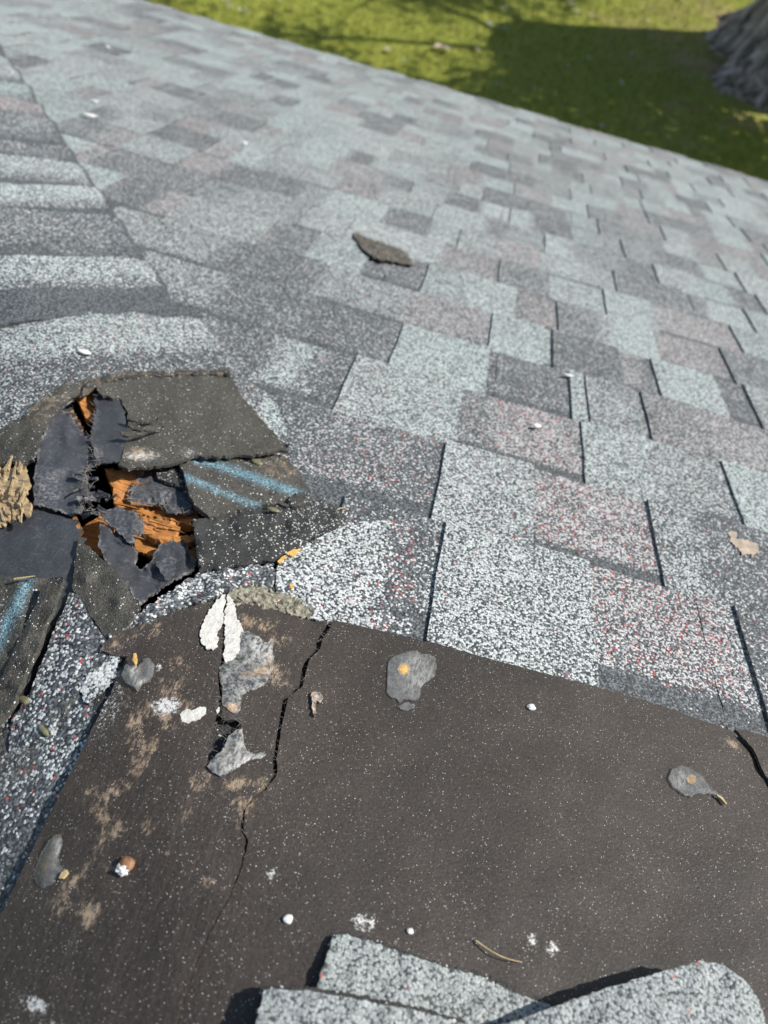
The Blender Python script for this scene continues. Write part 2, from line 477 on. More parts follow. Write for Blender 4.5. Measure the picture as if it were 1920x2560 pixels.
# ------------------------------------------------------------------ house body
def box(name, a, b, mat, parent=house):
    v = [(x, y, z) for x in (a[0], b[0]) for y in (a[1], b[1]) for z in (a[2], b[2])]
    f = [(0, 1, 3, 2), (4, 6, 7, 5), (0, 4, 5, 1), (2, 3, 7, 6), (0, 2, 6, 4), (1, 5, 7, 3)]
    return link(name, mesh_from(v, f, False), mat, parent)
EAVE_Y = 3.885*math.cos(PITCH); EAVE_Z = -EAVE_Y*TP
EAVE_X = (EAVE_Z + HB*TP)/TQ
BACK_Y = 2*YR - EAVE_Y
wx0, wx1, wy0, wy1 = EAVE_X+.4, 7.6, BACK_Y+.4, EAVE_Y-.4
box('wall', (wx0, wy1-.15, GROUND), (wx1, wy1, EAVE_Z-.02), M_WALL)
box('wall', (wx0, wy0, GROUND), (wx1, wy0+.15, EAVE_Z-.02), M_WALL)
box('wall', (wx0, wy0+.15, GROUND), (wx0+.15, wy1-.15, EAVE_Z-.02), M_WALL)
box('wall', (wx1-.15, wy0+.15, GROUND), (wx1, wy1-.15, EAVE_Z-.02), M_WALL)
box('attic_floor', (EAVE_X+.02, BACK_Y+.02, EAVE_Z-.10), (7.98, EAVE_Y-.02, EAVE_Z-.03), M_BLACK)
box('fascia_board', (EAVE_X, EAVE_Y-.022, EAVE_Z-.16), (8, EAVE_Y-.002, EAVE_Z-.022), M_WALL)
# the gable end of the deck far to the right
zr = surf(6, YR)
link('gable_wall', mesh_from([(7.7, BACK_Y+.3, EAVE_Z-.03), (7.7, EAVE_Y-.3, EAVE_Z-.03), (7.7, YR, zr-.05),
                              (7.6, BACK_Y+.3, EAVE_Z-.03), (7.6, EAVE_Y-.3, EAVE_Z-.03), (7.6, YR, zr-.05)],
     [(0, 1, 2), (3, 5, 4), (0, 3, 4, 1), (1, 4, 5, 2), (2, 5, 3, 0)], False), M_WALL, house)

HOLE = [(150, 985), (185, 975), (250, 985), (300, 1000), (335, 1150), (470, 1165), (512, 1285), (500, 1425), (400, 1478), (350, 1500), (255, 1420), (205, 1330), (195, 1290), (170, 1230), (215, 1180), (225, 1100)]
HOLE3 = [at(*q) for q in HOLE]; HOLE_XY = [(p.x, p.y) for p in HOLE3]
def roof_layer(name, mat, dn, th, grow):
    cxh = sum(p[0] for p in HOLE_XY)/len(HOLE_XY); cyh = sum(p[1] for p in HOLE_XY)/len(HOLE_XY)
    poly = [(cxh+(p[0]-cxh)*grow, cyh+(p[1]-cyh)*grow) for p in HOLE_XY]
    def axis(a, b, c0, c1):
        lo = list(np.linspace(a, c0, 26)); mid = list(np.linspace(c0, c1, 86))[1:]; hi = list(np.linspace(c1, b, 32))[1:]
        return lo+mid+hi
    xs = axis(EAVE_X+.001, 7.99, -.5, .2); ys = axis(BACK_Y+.001, EAVE_Y-.025, .15, .85)
    idx = {}; verts = []; faces = []
    def vid(i, j):
        if (i, j) not in idx: idx[(i, j)] = len(verts); verts.append(on(xs[i], ys[j], dn))
        return idx[(i, j)]
    for i in range(len(xs)-1):
        for j in range(len(ys)-1):
            if inside(poly, (xs[i]+xs[i+1])/2, (ys[j]+ys[j+1])/2): continue
            faces.append((vid(i, j), vid(i+1, j), vid(i+1, j+1), vid(i, j+1)))
    me = mesh_from(verts, faces)
    o = link(name, me, mat, house)
    md = o.modifiers.new('thickness', 'SOLIDIFY'); md.thickness = th; md.offset = -1
    return o
roof_layer('underlayment', M_FELT, -.0012, .001, 1.07)
roof_layer('roof_deck', M_DECK, -.004, .012, 1.13)

# ------------------------------------------------------------------ shingles of the main slope
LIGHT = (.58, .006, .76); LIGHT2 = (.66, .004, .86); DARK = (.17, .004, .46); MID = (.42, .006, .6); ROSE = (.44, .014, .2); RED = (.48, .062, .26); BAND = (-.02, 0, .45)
V0, EXP = .432, .1498
rs = random.Random(21)
def strip_mesh(u0, u1, v0, v1, lo, hi, th, colf, du=.02, band=False, clip=True):
    """One sheet between u0..u1 (along the eave) and v0..v1 (down the slope), lo/hi = height of its upper and lower end."""
    nu = max(1, int((u1-u0)/du)); us = [u0+(u1-u0)*i/nu for i in range(nu+1)]
    if band: vs = [v0, v0+.026, v0+.038, v0+.05, v0+.09, v0+.13, v1]
    else:
        nv = 4; vs = [v0+(v1-v0)*j/nv for j in range(nv+1)]
    verts, faces, bl = [], [], []
    je = [rs.uniform(-.0012, .0012) for _ in us]
    for j, v in enumerate(vs):
        for i, u in enumerate(us):
            vv = v + (je[i] if j == len(vs)-1 else 0)
            uu = u + (rs.uniform(-.0009, .0009) if i in (0, nu) else 0)
            t = (vv-v0)/(v1-v0); verts.append(on(uu, vv*math.cos(PITCH), lo+(hi-lo)*t)); bl.append(colf(uu, v, j))
    n = len(verts); m = nu+1
    for j in range(len(vs)-1):
        for i in range(nu):
            faces.append((j*m+i, j*m+i+1, (j+1)*m+i+1, (j+1)*m+i))
    low = [p - Vector((0, math.sin(PITCH), math.cos(PITCH)))*th for p in verts]
    k = len(vs)-1
    for i in range(nu): faces.append((k*m+i, k*m+i+1, n+k*m+i+1, n+k*m+i)); faces.append((i+1, i, n+i, n+i+1))
    for j in range(k):
        faces.append((j*m, (j+1)*m, n+(j+1)*m, n+j*m)); a = j*m+nu; b = (j+1)*m+nu; faces.append((b, a, n+a, n+b))
    me = mesh_from(verts+low, faces, False, bl+[(.03, 0, .5)]*n)
    return me
def hip_u(v): return (HB - v*math.cos(PITCH))/1.15
def hipclip(me, off=.0):
    bm = bmesh.new(); bm.from_mesh(me)
    nrm = Vector((-1.15, -1, 0)).normalized()
    r = bmesh.ops.bisect_plane(bm, geom=bm.verts[:]+bm.edges[:]+bm.faces[:], plane_co=Vector((0, HB+off, 0)), plane_no=nrm, clear_outer=True)
    ok = len(bm.faces) > 0
    bm.to_mesh(me); bm.free(); return ok
def mixc(a, b, t): return tuple(x+(y-x)*t for x, y in zip(a, b))
def jit(c): return (min(.8, max(.1, c[0]+rs.uniform(-.07, .07))), c[1], min(1, max(0, c[2]+rs.uniform(-.14, .14))))
def tone(r):
    if r < .34: return jit(LIGHT)
    if r < .50: return jit(LIGHT2)
    if r < .68: c = jit(DARK); return (c[0]+.07, c[1], c[2])
    if r < .86: return jit(MID)
    return jit(ROSE)
def colour_steps(breaks):                       # breaks: (start u, colour); soft joints a centimetre wide
    def f(u, v=0, j=0):
        c = breaks[0][1]
        for s, k in breaks:
            t = max(0, min(1, (u-s+.006)/.012)); c = mixc(c, k, t)
        return c
    return f
# the courses next to the damage, read off the photograph: (first u, base colours, raised tabs)
NEAR = {
 0: (-.04, [(-.04, DARK), (.055, LIGHT), (.203, RED), (.345, MID), (.52, DARK), (.66, LIGHT)],
     [(.060, .203, [(.06, (.64, .004, .6)), (.14, (.58, .004, .6))]), (.348, .52, [(.348, DARK)]), (.66, .80, [(.66, LIGHT)])]),
 1: (-.19, [(-.19, DARK), (-.09, (.26, .03, .4)), (.03, DARK), (.148, RED), (.27, RED), (.4, LIGHT)],
     [(.046, .148, [(.046, (.68, .004, .6)), (.083, (.54, .012, .6))]), (.281, .43, [(.281, MID), (.33, DARK)]), (.55, .70, [(.55, LIGHT2)])]),
 2: (-.30, [(-.30, DARK), (-.18, LIGHT2), (-.14, DARK), (.055, (.30, .02, .4)), (.10, RED), (.2, ROSE), (.36, MID)],
     [(-.088, .055, [(-.088, (.56, .012, .7)), (-.03, LIGHT)]), (.211, .353, [(.211, LIGHT), (.30, MID)]), (.40, .56, [(.40, LIGHT2)]), (.68, .84, [(.68, DARK)])]),
 3: (-.44, [(-.44, MID), (-.3, DARK), (-.048, (.22, .004, .4)), (.08, DARK), (.2, MID), (.36, ROSE)],
     [(-.25, -.17, [(-.25, DARK)]), (-.048, .083, [(-.048, LIGHT2)]), (.201, .222, [(.2, LIGHT)]), (.226, .30, [(.22, MID)]), (.31, .45, [(.31, (.3, .006, .2)), (.4, ROSE)]), (.55, .7, [(.55, LIGHT)])]),
 4: (-.55, [(-.55, MID), (-.35, DARK), (-.2, MID), (-.05, ROSE), (.08, LIGHT), (.2, ROSE), (.32, DARK)],
     [(-.32, -.2, [(-.32, DARK)]), (.080, .165, [(.08, LIGHT2)]), (.18, .29, [(.18, DARK)]), (.345, .45, [(.345, LIGHT2)]), (.5, .66, [(.5, MID)])]),
}
NCOURSE = 23
U_END = 2.6
ntab = 0
for k in range(NCOURSE):
    va, vb = V0+EXP*k, V0+EXP*(k+1)
    if k in NEAR:
        ust, base, tabs = NEAR[k]
        x = max(t[1] for t in tabs); base = list(base); tabs = list(tabs)
    else:
        ust = hip_u(vb) - .05; x = ust + rs.uniform(0, .1); base = [(ust, tone(rs.random()))]; tabs = []
    while x < U_END:
        g = rs.uniform(.05, .17); t = rs.uniform(.08, .20)
        base.append((x, tone(rs.random())))
        if g > .12: base.append((x+g*rs.uniform(.35, .65), tone(rs.random())))
        c = tone(rs.random()); cs = [(x+g, c)]
        if t > .13: cs.append((x+g+t*rs.uniform(.3, .7), tone(rs.random()) if rs.random() < .7 else c))
        tabs.append((x+g, x+g+t, cs)); x += g+t
    base.sort(key=lambda q: q[0])
    bf = colour_steps(base)
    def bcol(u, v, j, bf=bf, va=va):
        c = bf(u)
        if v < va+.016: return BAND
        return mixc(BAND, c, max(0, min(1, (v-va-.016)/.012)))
    # cut the course into shingles a metre long, staggered from course to course
    cuts = [ust]
    q = ust + .35 + .65*((k*.37) % 1)
    while q < U_END-.2:
        # shingle ends fall beside a raised tab, never through it
        qq = q
        for t in tabs:
            if t[0]-.01 < q < t[1]+.01: qq = t[1]+.012
        cuts.append(qq); q = qq + 1.0
    cuts.append(U_END)
    for a, b in zip(cuts, cuts[1:]):
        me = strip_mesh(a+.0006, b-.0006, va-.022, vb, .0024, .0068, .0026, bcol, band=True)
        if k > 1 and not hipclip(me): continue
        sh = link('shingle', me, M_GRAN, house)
        for (ta, tb, cs) in tabs:
            if not (a <= ta < b): continue
            tf = colour_steps(cs)
            hv = rs.uniform(.0030, .0042)
            tm = strip_mesh(ta, tb, va-.010, vb+.001, .0030+hv*.75, .0069+hv, hv, lambda u, v, j, tf=tf: tf(u))
            if k > 4 and not hipclip(tm, .02): continue
            o = link('tab', tm, M_GRAN, sh); ntab += 1
print('tabs', ntab)

# the other slopes: stepped courses of the same shingles
def side_courses(name, fn, n0, n1, a, b, dirv):
    verts, faces, bl = [], [], []
    for k in range(n0, n1):
        for i in range(60):
            c = tone(rs.random())
            ua, ub = a+(b-a)*i/60, a+(b-a)*(i+1)/60
            base = len(verts)
            for (uu, tt, hh) in ((ua, 0, .002), (ub, 0, .002), (ub, 1, .008), (ua, 1, .008)):
                verts.append(fn(uu, (k+tt)*EXP*.92, hh)); bl.append(c)
            verts += [fn(ub, (k+1)*EXP*.92, .001), fn(ua, (k+1)*EXP*.92, .001)]; bl += [BAND, BAND]
            faces += [(base, base+1, base+2, base+3), (base+3, base+2, base+4, base+5)]
    return mesh_from(verts, faces, False, bl)
def fb(u, w, hh): return on(u, min(YR-.02-w, YR-.02), hh)
me = side_courses('x', fb, 0, 24, -3.0, 8.0, -1)
bm = bmesh.new(); bm.from_mesh(me)
bmesh.ops.bisect_plane(bm, geom=bm.verts[:]+bm.edges[:]+bm.faces[:], plane_co=Vector((0, HB, 0)), plane_no=Vector((-1.15, -1, 0)).normalized(), clear_outer=True) if False else None
bm.free()
o = link('rear_shingle_courses', me, M_GRAN, house); o['kind'] = 'stuff'
def fq(u, w, hh): return on(-.50-w, u, hh)
me = side_courses('x', fq, 0, 17, -3.0, 3.4, -1)
bm = bmesh.new(); bm.from_mesh(me)
bmesh.ops.bisect_plane(bm, geom=bm.verts[:]+bm.edges[:]+bm.faces[:], plane_co=Vector((0, HB-.1, 0)), plane_no=Vector((1.15, 1, 0)).normalized(), clear_outer=True)
bm.to_mesh(me); bm.free()
o = link('side_shingle_courses', me, M_GRAN, house); o['kind'] = 'stuff'
# far right part of the main slope
def fr(u, w, hh): return on(u, (V0+w/.92)*math.cos(PITCH), hh)
o = link('far_shingle_courses', side_courses('x', fr, 0, NCOURSE, U_END, 8.0, 1), M_GRAN, house); o['kind'] = 'stuff'

# ------------------------------------------------------------------ hip caps
HD = Vector((-1, 1.15, 0)).normalized(); HE = Vector((1.15, 1, 0)).normalized()   # along the hip, and across it to the main slope
def hip_s(px, py):
    p = at(px, py, .01); return (p - Vector((0, HB, 0))).dot(HD)
ends = [hip_s(*q) for q in [(420, 772), (370, 682), (266, 560), (228, 497), (189, 433), (154, 385), (112, 321)]]
while ends[-1] < 4.6: ends.append(ends[-1]+.135)
cap_cols = [(.42, .008, .75), (.34, .004, .45), (.64, .003, .86), (.62, .004, .80), (.34, .004, .40), (.28, .004, .40), (.46, .02, .1)]
for k in range(len(ends)-1):
    s0, s1 = ends[k]-.03, ends[k+1]
    c = cap_cols[k] if k < len(cap_cols) else tone(rs.random())
    c = {0: (.60, .004, .85), 1: (.30, .004, .40), 2: (.62, .004, .86), 3: (.64, .003, .80), 4: (.30, .004, .40), 5: (.32, .004, .40), 6: (.46, .03, .08)}.get(k, c)
    c2 = jit(c)
    verts, faces, bl = [], [], []
    ss = [s0, ends[k]+.010, ends[k]+.032, ends[k]+.040, (ends[k]+s1)/2+.02, s1-.012, s1]
    nt_ = 44
    jr = [rs.uniform(-.003, .003) for _ in ss]
    for j, s in enumerate(ss):
        for i in range(nt_+1):
            f = i/nt_; t = -.15+.345*f
            edge = max(0, ((t if t > 0 else abs(t)+.045)-.172)/.023)
            sw = s - (.010*edge*edge if j >= 5 else 0)
            te = t*(1+jr[j]*4) - (.004*(j == 6)*np.sign(t) if edge > 0 else 0)
            p = Vector((0, HB, 0)) + HD*sw + HE*te
            hgt = .0125 + .014*((sw-s0)/(s1-s0))**1.4 + .006*math.exp(-(t/.05)**2) + .0035*math.sin(k*2.3+t*14)*((sw-s0)/(s1-s0)) + .0012*mnoise.noise(Vector((t*30, s*9, k)))
            verts.append(on(p.x, p.y, hgt))
            CB = (-.16, 0, .45)
            cc = CB if j <= 2 else mixc(CB, mixc(c, c2, f), .5 if j == 3 else 1)
            bl.append((-.2, 0, .4) if t > .188 else cc)
    n = len(verts); m = nt_+1; kk = len(ss)-1
    for j in range(kk):
        for i in range(nt_): faces.append((j*m+i, j*m+i+1, (j+1)*m+i+1, (j+1)*m+i))
    low = [p - Vector((0, 0, .007)) for p in verts]
    for i in range(nt_): faces.append((kk*m+i, kk*m+i+1, n+kk*m+i+1, n+kk*m+i)); faces.append((i+1, i, n+i, n+i+1))
    for j in range(kk): faces.append((j*m, (j+1)*m, n+(j+1)*m, n+j*m)); a = j*m+nt_; b = (j+1)*m+nt_; faces.append((b, a, n+a, n+b))
    me = mesh_from(verts+low, faces, False, bl+[(.03, 0, .5)]*n)
    bm = bmesh.new(); bm.from_mesh(me); bmesh.ops.recalc_face_normals(bm, faces=bm.faces[:]); bm.to_mesh(me); bm.free()
    link('hip_cap', me, M_GRAN, house)

# ------------------------------------------------------------------ torn cap next to the hole, and the layers round it
def b_cap0(x, y):
    t = max(0, min(1, (y-868+.06*(x-300))/26)); c = mixc((.60, .010, .72), (.16, .003, .42), t)
    e = ell(x, y, (60, 1010, 130, 110)); c = mixc(c, (.30, .006, .5), e)
    d = max(0, min(1, (788+.05*abs(x-250)-y)/14)); return mixc(c, BAND, d)
patch('torn_hip_cap', [(-160, 990), (-70, 866), (20, 798), (110, 766), (200, 760), (330, 764), (420, 774), (500, 800), (545, 850), (572, 925), (450, 930), (330, 934), (240, 950), (190, 985), (130, 1030), (70, 1075), (0, 1130), (-120, 1200)],
      M_GRAN, .013, .004, 14, 3, 10, [(200, 830, .016), (330, 920, .014)], .0015, .02, b_cap0, label='torn grey hip cap ending at the hole')
# right of the tear the same cap lies over the first courses
patch('torn_shingle', [(430, 790), (500, 800), (560, 850), (600, 930), (690, 1010), (730, 1110), (560, 1050), (470, 930)], M_GRAN, .010, .002, 14, 3, 10, (), .0008, .03,
      lambda x, y: mixc((.26, .012, .45), LIGHT2, ell(x, y, (690, 1040, 55, 50, 40))))
# folded-over piece showing its sanded back
def m_flap(x, y):
    return (ell(x, y, (345, 1135, 50, 14))*.9, ell(x, y, (355, 1140, 45, 10))*.8 + .55*ell(x, y, (470, 1132, 16, 10)), 0)
patch('folded_shingle', [(235, 950, .016), (262, 938, .016), (330, 932, .016), (450, 930, .015), (572, 928, .012), (600, 985, .014), (640, 1030, .015), (668, 1062, .016), (700, 1100, .020), (720, 1128, .022), (640, 1135, .022),
      (540, 1142, .021), (490, 1138, .020), (455, 1150, .020), (400, 1165, .018), (320, 1172, .016), (296, 1162, .012), (312, 1110, .012), (322, 1050, .012), (305, 1000, .014), (250, 985, .016)],
      M_BACK, .016, .003, 12, 3, 8, [(450, 1030, .021), (560, 1060, .021)], .0016, .022, (.006, 0, .5), m_flap, label='folded back shingle piece with sanded brown underside')
# cracks in that piece: dark lips
for q in ([(318, 1038), (350, 1046), (395, 1044), (392, 1051), (350, 1056), (318, 1048)], [(322, 1062), (360, 1068), (410, 1064), (405, 1072), (360, 1078), (330, 1072)], [(300, 1078), (340, 1082), (372, 1080), (340, 1090), (306, 1088)]):
    patch('torn_lip', [(a, b, .0262 if i < len(q)//2 else .022) for i, (a, b) in enumerate(q)], M_BACK, .024, .002, 8, 1.5, 6)
patch('broken_edge', [(225, 948), (330, 922), (345, 930), (470, 926), (575, 922), (578, 934), (470, 936), (330, 944), (262, 952), (200, 990)], M_DARK, .0175, .003, 8, 2.5, 5, (), .0006, .06, (.03, 0, .5), (.25, 0, 0))
# left flank: sanded back of the cap going down the other side
patch('folded_shingle', [(-90, 1130, .016), (0, 1075, .016), (55, 1042, .018), (100, 1000, .020), (150, 965, .020), (228, 945, .018), (190, 985, .020), (150, 1012, .020), (118, 1050, .022), (95, 1100, .020), (84, 1150, .018), (50, 1165, .016), (20, 1150, .015), (-60, 1190, .015)],
      M_BACK, .018, .003, 12, 4, 8, (), .004, .03, (.02, 0, .5), lambda x, y: (.35*ell(x, y, (110, 1015, 70, 26, -38)), 0, 0), label='folded cap edge with sanded brown underside left of the hole')
# blue-chalked shingle under the folded piece
def m_chalk(x, y):
    d1 = seg_d(x, y, (440, 1133), (590, 1178)); d2 = seg_d(x, y, (590, 1178), (752, 1236)); d3 = seg_d(x, y, (455, 1188), (560, 1232)); d4 = seg_d(x, y, (560, 1232), (668, 1276))
    a = max(0, 1.2-min(d1, d2)/13); b = max(0, 1.2-min(d3, d4)/9)
    return (.3*ell(x, y, (700, 1170, 50, 40)), 0, min(1, max(a, b)))
patch('chalked_shingle', [(440, 1138, .012), (500, 1128, .012), (640, 1126, .012), (712, 1140, .012), (745, 1180, .012), (772, 1222, .016), (776, 1248, .014), (760, 1264, .012), (716, 1266, .012), (690, 1258, .011), (640, 1262, .011), (570, 1282, .011), (525, 1294, .011), (495, 1268, .013), (474, 1240, .014), (462, 1190, .014)],
      M_BACK, .012, .005, 11, 2, 8, [(700, 1225, .017), (640, 1205, .015), (560, 1200, .013)], .0015, .03, (.05, 0, .5), m_chalk, label='brown shingle strip with two blue chalk lines')
patch('curled_end', [(716, 1262, .012), (722, 1246, .019), (738, 1232, .021), (762, 1230, .019), (777, 1244, .013), (772, 1258, .010), (750, 1270, .009)], M_DARK, .014, .003, 7, 1, 6, (), .001, .05, (.02, 0, .5))
# dark, nearly bare asphalt between the chalked strip and the tear
patch('torn_shingle', [(478, 1300, .009), (530, 1290, .009), (640, 1255, .008), (720, 1262, .008), (800, 1250, .008), (870, 1280, .0085), (850, 1330, .009), (780, 1345, .009), (735, 1375, .010), (690, 1400, .010), (600, 1412, .010), (500, 1430, .009), (492, 1380, .009), (486, 1330, .009)],
      M_DARK, .009, .004, 9, 4, 5, (), .0032, .022, lambda x, y: (.05+.40*max(0, min(1, (x-660)/120))+.10*ell(x, y, (640, 1330, 120, 60)), 0, .5), label='black torn shingle layer with sparse white granules', ridge=True)
patch('torn_shingle', [(480, 1160, .006), (420, 1160, .006), (385, 1165, .006), (395, 1195, .006), (440, 1210, .006), (470, 1228, .006), (500, 1230, .006)], M_DARK, .006, .003, 10, 2, 7, (), 0, .02, (.30, 0, .5))
# first course left of its gap: bright granules, torn along its left side
patch('torn_shingle', [(695, 1405, .012), (735, 1378, .012), (790, 1348, .012), (870, 1310, .011), (960, 1300, .010), (1030, 1300, .0085), (1040, 1420, .0085), (1030, 1592, .009), (905, 1580, .009), (830, 1562, .009), (770, 1545, .009), (690, 1520, .010), (690, 1460, .012)],
      M_GRAN_BIG, .011, .004, 13, 2.5, 8, [(870, 1440, .011), (760, 1400, .015)], .0022, .02,
      lambda x, y: mixc(mixc((.66, .004, .5), (.24, .05, .42), max(0, min(1, (x-930-.12*(1450-y))/40))), (.40, .012, .5), .5*ell(x, y, (890, 1420, 40, 34))), label='bright torn shingle piece beside the hole')
patch('torn_shingle', [(270, 1590, .007), (330, 1545, .007), (400, 1492, .007), (470, 1446, .008), (540, 1424, .009), (640, 1412, .011), (688, 1408, .011), (684, 1470, .010), (686, 1512, .009), (620, 1502, .008), (560, 1490, .007), (470, 1512, .006), (400, 1545, .005), (320, 1600, .005)],
      M_GRAN_BIG, .009, .004, 8, 5, 5, [(560, 1440, .013)], .004, .035, lambda x, y: (.24+.2*ell(x, y, (480, 1470, 190, 18, -22))-.15*ell(x, y, (600, 1465, 60, 22)), .008, .5))
patch('asphalt_crust', [(560, 1490), (590, 1470), (640, 1462), (690, 1478), (740, 1490), (780, 1520), (770, 1545), (700, 1530), (640, 1515), (590, 1512)], M_MOSS, .0118, .002, 6, 5, 4.5, (), .0025, .14, label='crusty olive grey asphalt residue')
patch('orange_crumb', [(716, 1384), (730, 1376), (750, 1370), (756, 1374), (742, 1380), (736, 1388), (724, 1388)], M_ORANGE, .0155, .0012, 5, 2.2, 3.5, wrinkle=.001, wfreq=.2)
patch('orange_crumb', [(694, 1404), (704, 1392), (716, 1388), (712, 1396), (700, 1408)], M_ORANGE, .0150, .0012, 5, 1.8, 3.5)
patch('orange_crumb', [(724, 1464), (732, 1460), (734, 1468), (728, 1472)], M_ORANGE, .0150, .0012, 5, 1.5, 3.5)

# ------------------------------------------------------------------ inside the hole: wood and felt
W = dict(step=9, amp=3.5, jstep=4.5)
patch('splintered_wood', [(262, 1170, -0.001), (300, 1176, -0.001), (365, 1160, -0.001), (430, 1175, -0.001), (470, 1230, -0.002), (495, 1290, -0.003), (505, 1302, -0.003), (498, 1312, -0.005), (430, 1300, -0.009), (350, 1285, -0.011), (290, 1262, -0.009), (280, 1215, -0.005)],
      M_WOOD, -.008, .009, ctrl=[(350, 1200, .0), (380, 1272, -.016), (440, 1290, -.012), (320, 1258, -.018)], wrinkle=.002, wfreq=.05, label='broken orange plywood in the hole', **W)
patch('splintered_wood', [(330, 1285, -0.009), (400, 1296, -0.005), (430, 1302, -0.003), (452, 1318, -0.002), (446, 1340, -0.003), (478, 1336, -0.002), (494, 1344, -0.002), (486, 1352, -0.003), (446, 1352, -0.003), (420, 1356, -0.005), (380, 1345, -0.005), (350, 1325, -0.007), (340, 1305, -0.008)],
      M_WOOD, -.009, .007, wrinkle=.004, wfreq=.06, **W)
patch('splintered_wood', [(330, 1340, -0.015), (380, 1335, -0.013), (410, 1360, -0.013), (385, 1395, -0.017), (340, 1375, -0.017)], M_WOOD, -.02, .004, **W)
patch('splintered_wood', [(466, 1368, -0.007), (494, 1374, -0.007), (500, 1392, -0.009), (470, 1398, -0.009)], M_WOOD, -.012, .006, **W)
patch('splintered_wood', [(188, 985, 0.002), (235, 984, 0.002), (240, 1020, 0.000), (236, 1046, 0.000), (216, 1048, -0.003), (204, 1020, -0.001)], M_WOOD, -.004, .006, step=8, amp=2, jstep=6, wrinkle=.003, wfreq=.06)
patch('splintered_wood', [(196, 1322, -.022), (250, 1290, -.018), (290, 1300, -.02), (260, 1390, -.022), (190, 1390, -.024)], M_WOOD, -.018, .006, step=9, amp=1.5, jstep=6)
# long thin slivers
rr = random.Random(5)
for k in range(12):
    bx, by = rr.uniform(280, 430), rr.uniform(1180, 1340); ln = rr.uniform(25, 70); a = rr.uniform(.12, .34); wd = rr.uniform(1.5, 4)
    patch('wood_sliver', [(bx, by-wd), (bx+ln*math.cos(a), by+ln*math.sin(a), .001), (bx, by+wd)], M_WOOD, rr.uniform(-.004, .0), .0012, 20, .6, 12)
FL = dict(step=7, amp=3, jstep=4.5, edgemark=(.12, .85, 0), ridge=True)
patch('torn_felt', [(332, 1208, -.002), (345, 1188, -.001), (372, 1178, 0), (395, 1196, .001), (440, 1218, .002), (470, 1236, .003), (478, 1262, .002), (486, 1284, .001), (455, 1284, -.002), (415, 1280, -.004), (410, 1262, -.004), (375, 1258, -.005), (340, 1262, -.005), (326, 1240, -.004)],
      M_FELT, -.001, .0012, ctrl=[(400, 1230, .002)], wrinkle=.0013, wfreq=.05, mark=lambda x, y: (.5*ell(x, y, (382, 1232, 8, 8)), .25, 0), label='grey torn felt over the plywood', **FL)
patch('torn_felt', [(252, 1280, .002), (290, 1266, .003), (336, 1278, .002), (348, 1292, .001), (360, 1312, -.001), (356, 1332, -.002), (340, 1345, -.003), (336, 1362, -.003), (318, 1352, -.002), (285, 1320, 0), (262, 1302, .001)],
      M_FELT, 0, .0015, wrinkle=.0012, wfreq=.05, mark=(0, .18, 0), label='curled grey felt flap over the splintered wood', **FL)
patch('torn_felt', [(250, 1305, -.004), (290, 1330, -.006), (330, 1362, -.008), (345, 1378, -.010), (340, 1412, -.010), (352, 1424, -.008), (378, 1402, -.005), (400, 1360, -.006), (440, 1350, -.005), (466, 1352, -.005), (474, 1390, -.006), (496, 1400, -.004), (486, 1426, .001), (440, 1448, .004), (410, 1466, .004), (350, 1512, .006), (320, 1470, .006), (285, 1432, .006), (262, 1398, .004), (246, 1360, .003)],
      M_FELT, -.003, .0015, ctrl=[(300, 1400, .001), (400, 1430, -.004)], wrinkle=.0032, wfreq=.022, mark=lambda x, y: (0, .5*ell(x, y, (410, 1440, 18, 40, 30)), 0), label='crumpled black felt at the near side of the hole', **FL)
patch('torn_felt', [(388, 1404, .002), (420, 1392, .003), (442, 1398, .003), (438, 1440, .004), (420, 1452, .004), (400, 1430, .002)], M_FELT, .002, .0015, step=7, amp=4, jstep=4.5, wrinkle=.002, wfreq=.05, mark=(0, .3, 0))
# tall felt sheet standing on the left of the hole
patch('torn_felt', [(150, 1018, .012), (172, 1030, .010), (190, 1060, .006), (208, 1088, .003), (226, 1096, .002), (226, 1130, .002), (216, 1180, .001), (222, 1230, 0), (205, 1275, 0), (180, 1290, .002), (120, 1270, .006), (84, 1262, .008), (84, 1200, .012), (92, 1130, .014), (112, 1072, .015), (130, 1030, .015)],
      M_FELT, .01, .0015, ctrl=[(150, 1150, .009)], wrinkle=.0022, wfreq=.016, mark=lambda x, y: (0, .5*ell(x, y, (120, 1220, 45, 50)), 0), label='smooth bluish black felt sheet left of the hole', **FL)
patch('torn_felt', [(236, 984, .010), (270, 982, .012), (296, 992, .013), (312, 1030, .014), (320, 1075, .014), (312, 1120, .013), (302, 1150, .012), (270, 1156, .012), (246, 1160, .010), (236, 1130, .009), (226, 1090, .008), (234, 1050, .008), (240, 1020, .008)],
      M_FELT, .012, .0015, wrinkle=.0015, wfreq=.03, mark=lambda x, y: (0, .6*ell(x, y, (240, 1140, 22, 30)) + .4*ell(x, y, (236, 1050, 8, 30)), 0), label='grey felt tongue hanging over the hole', step=10, amp=3.5, jstep=6)
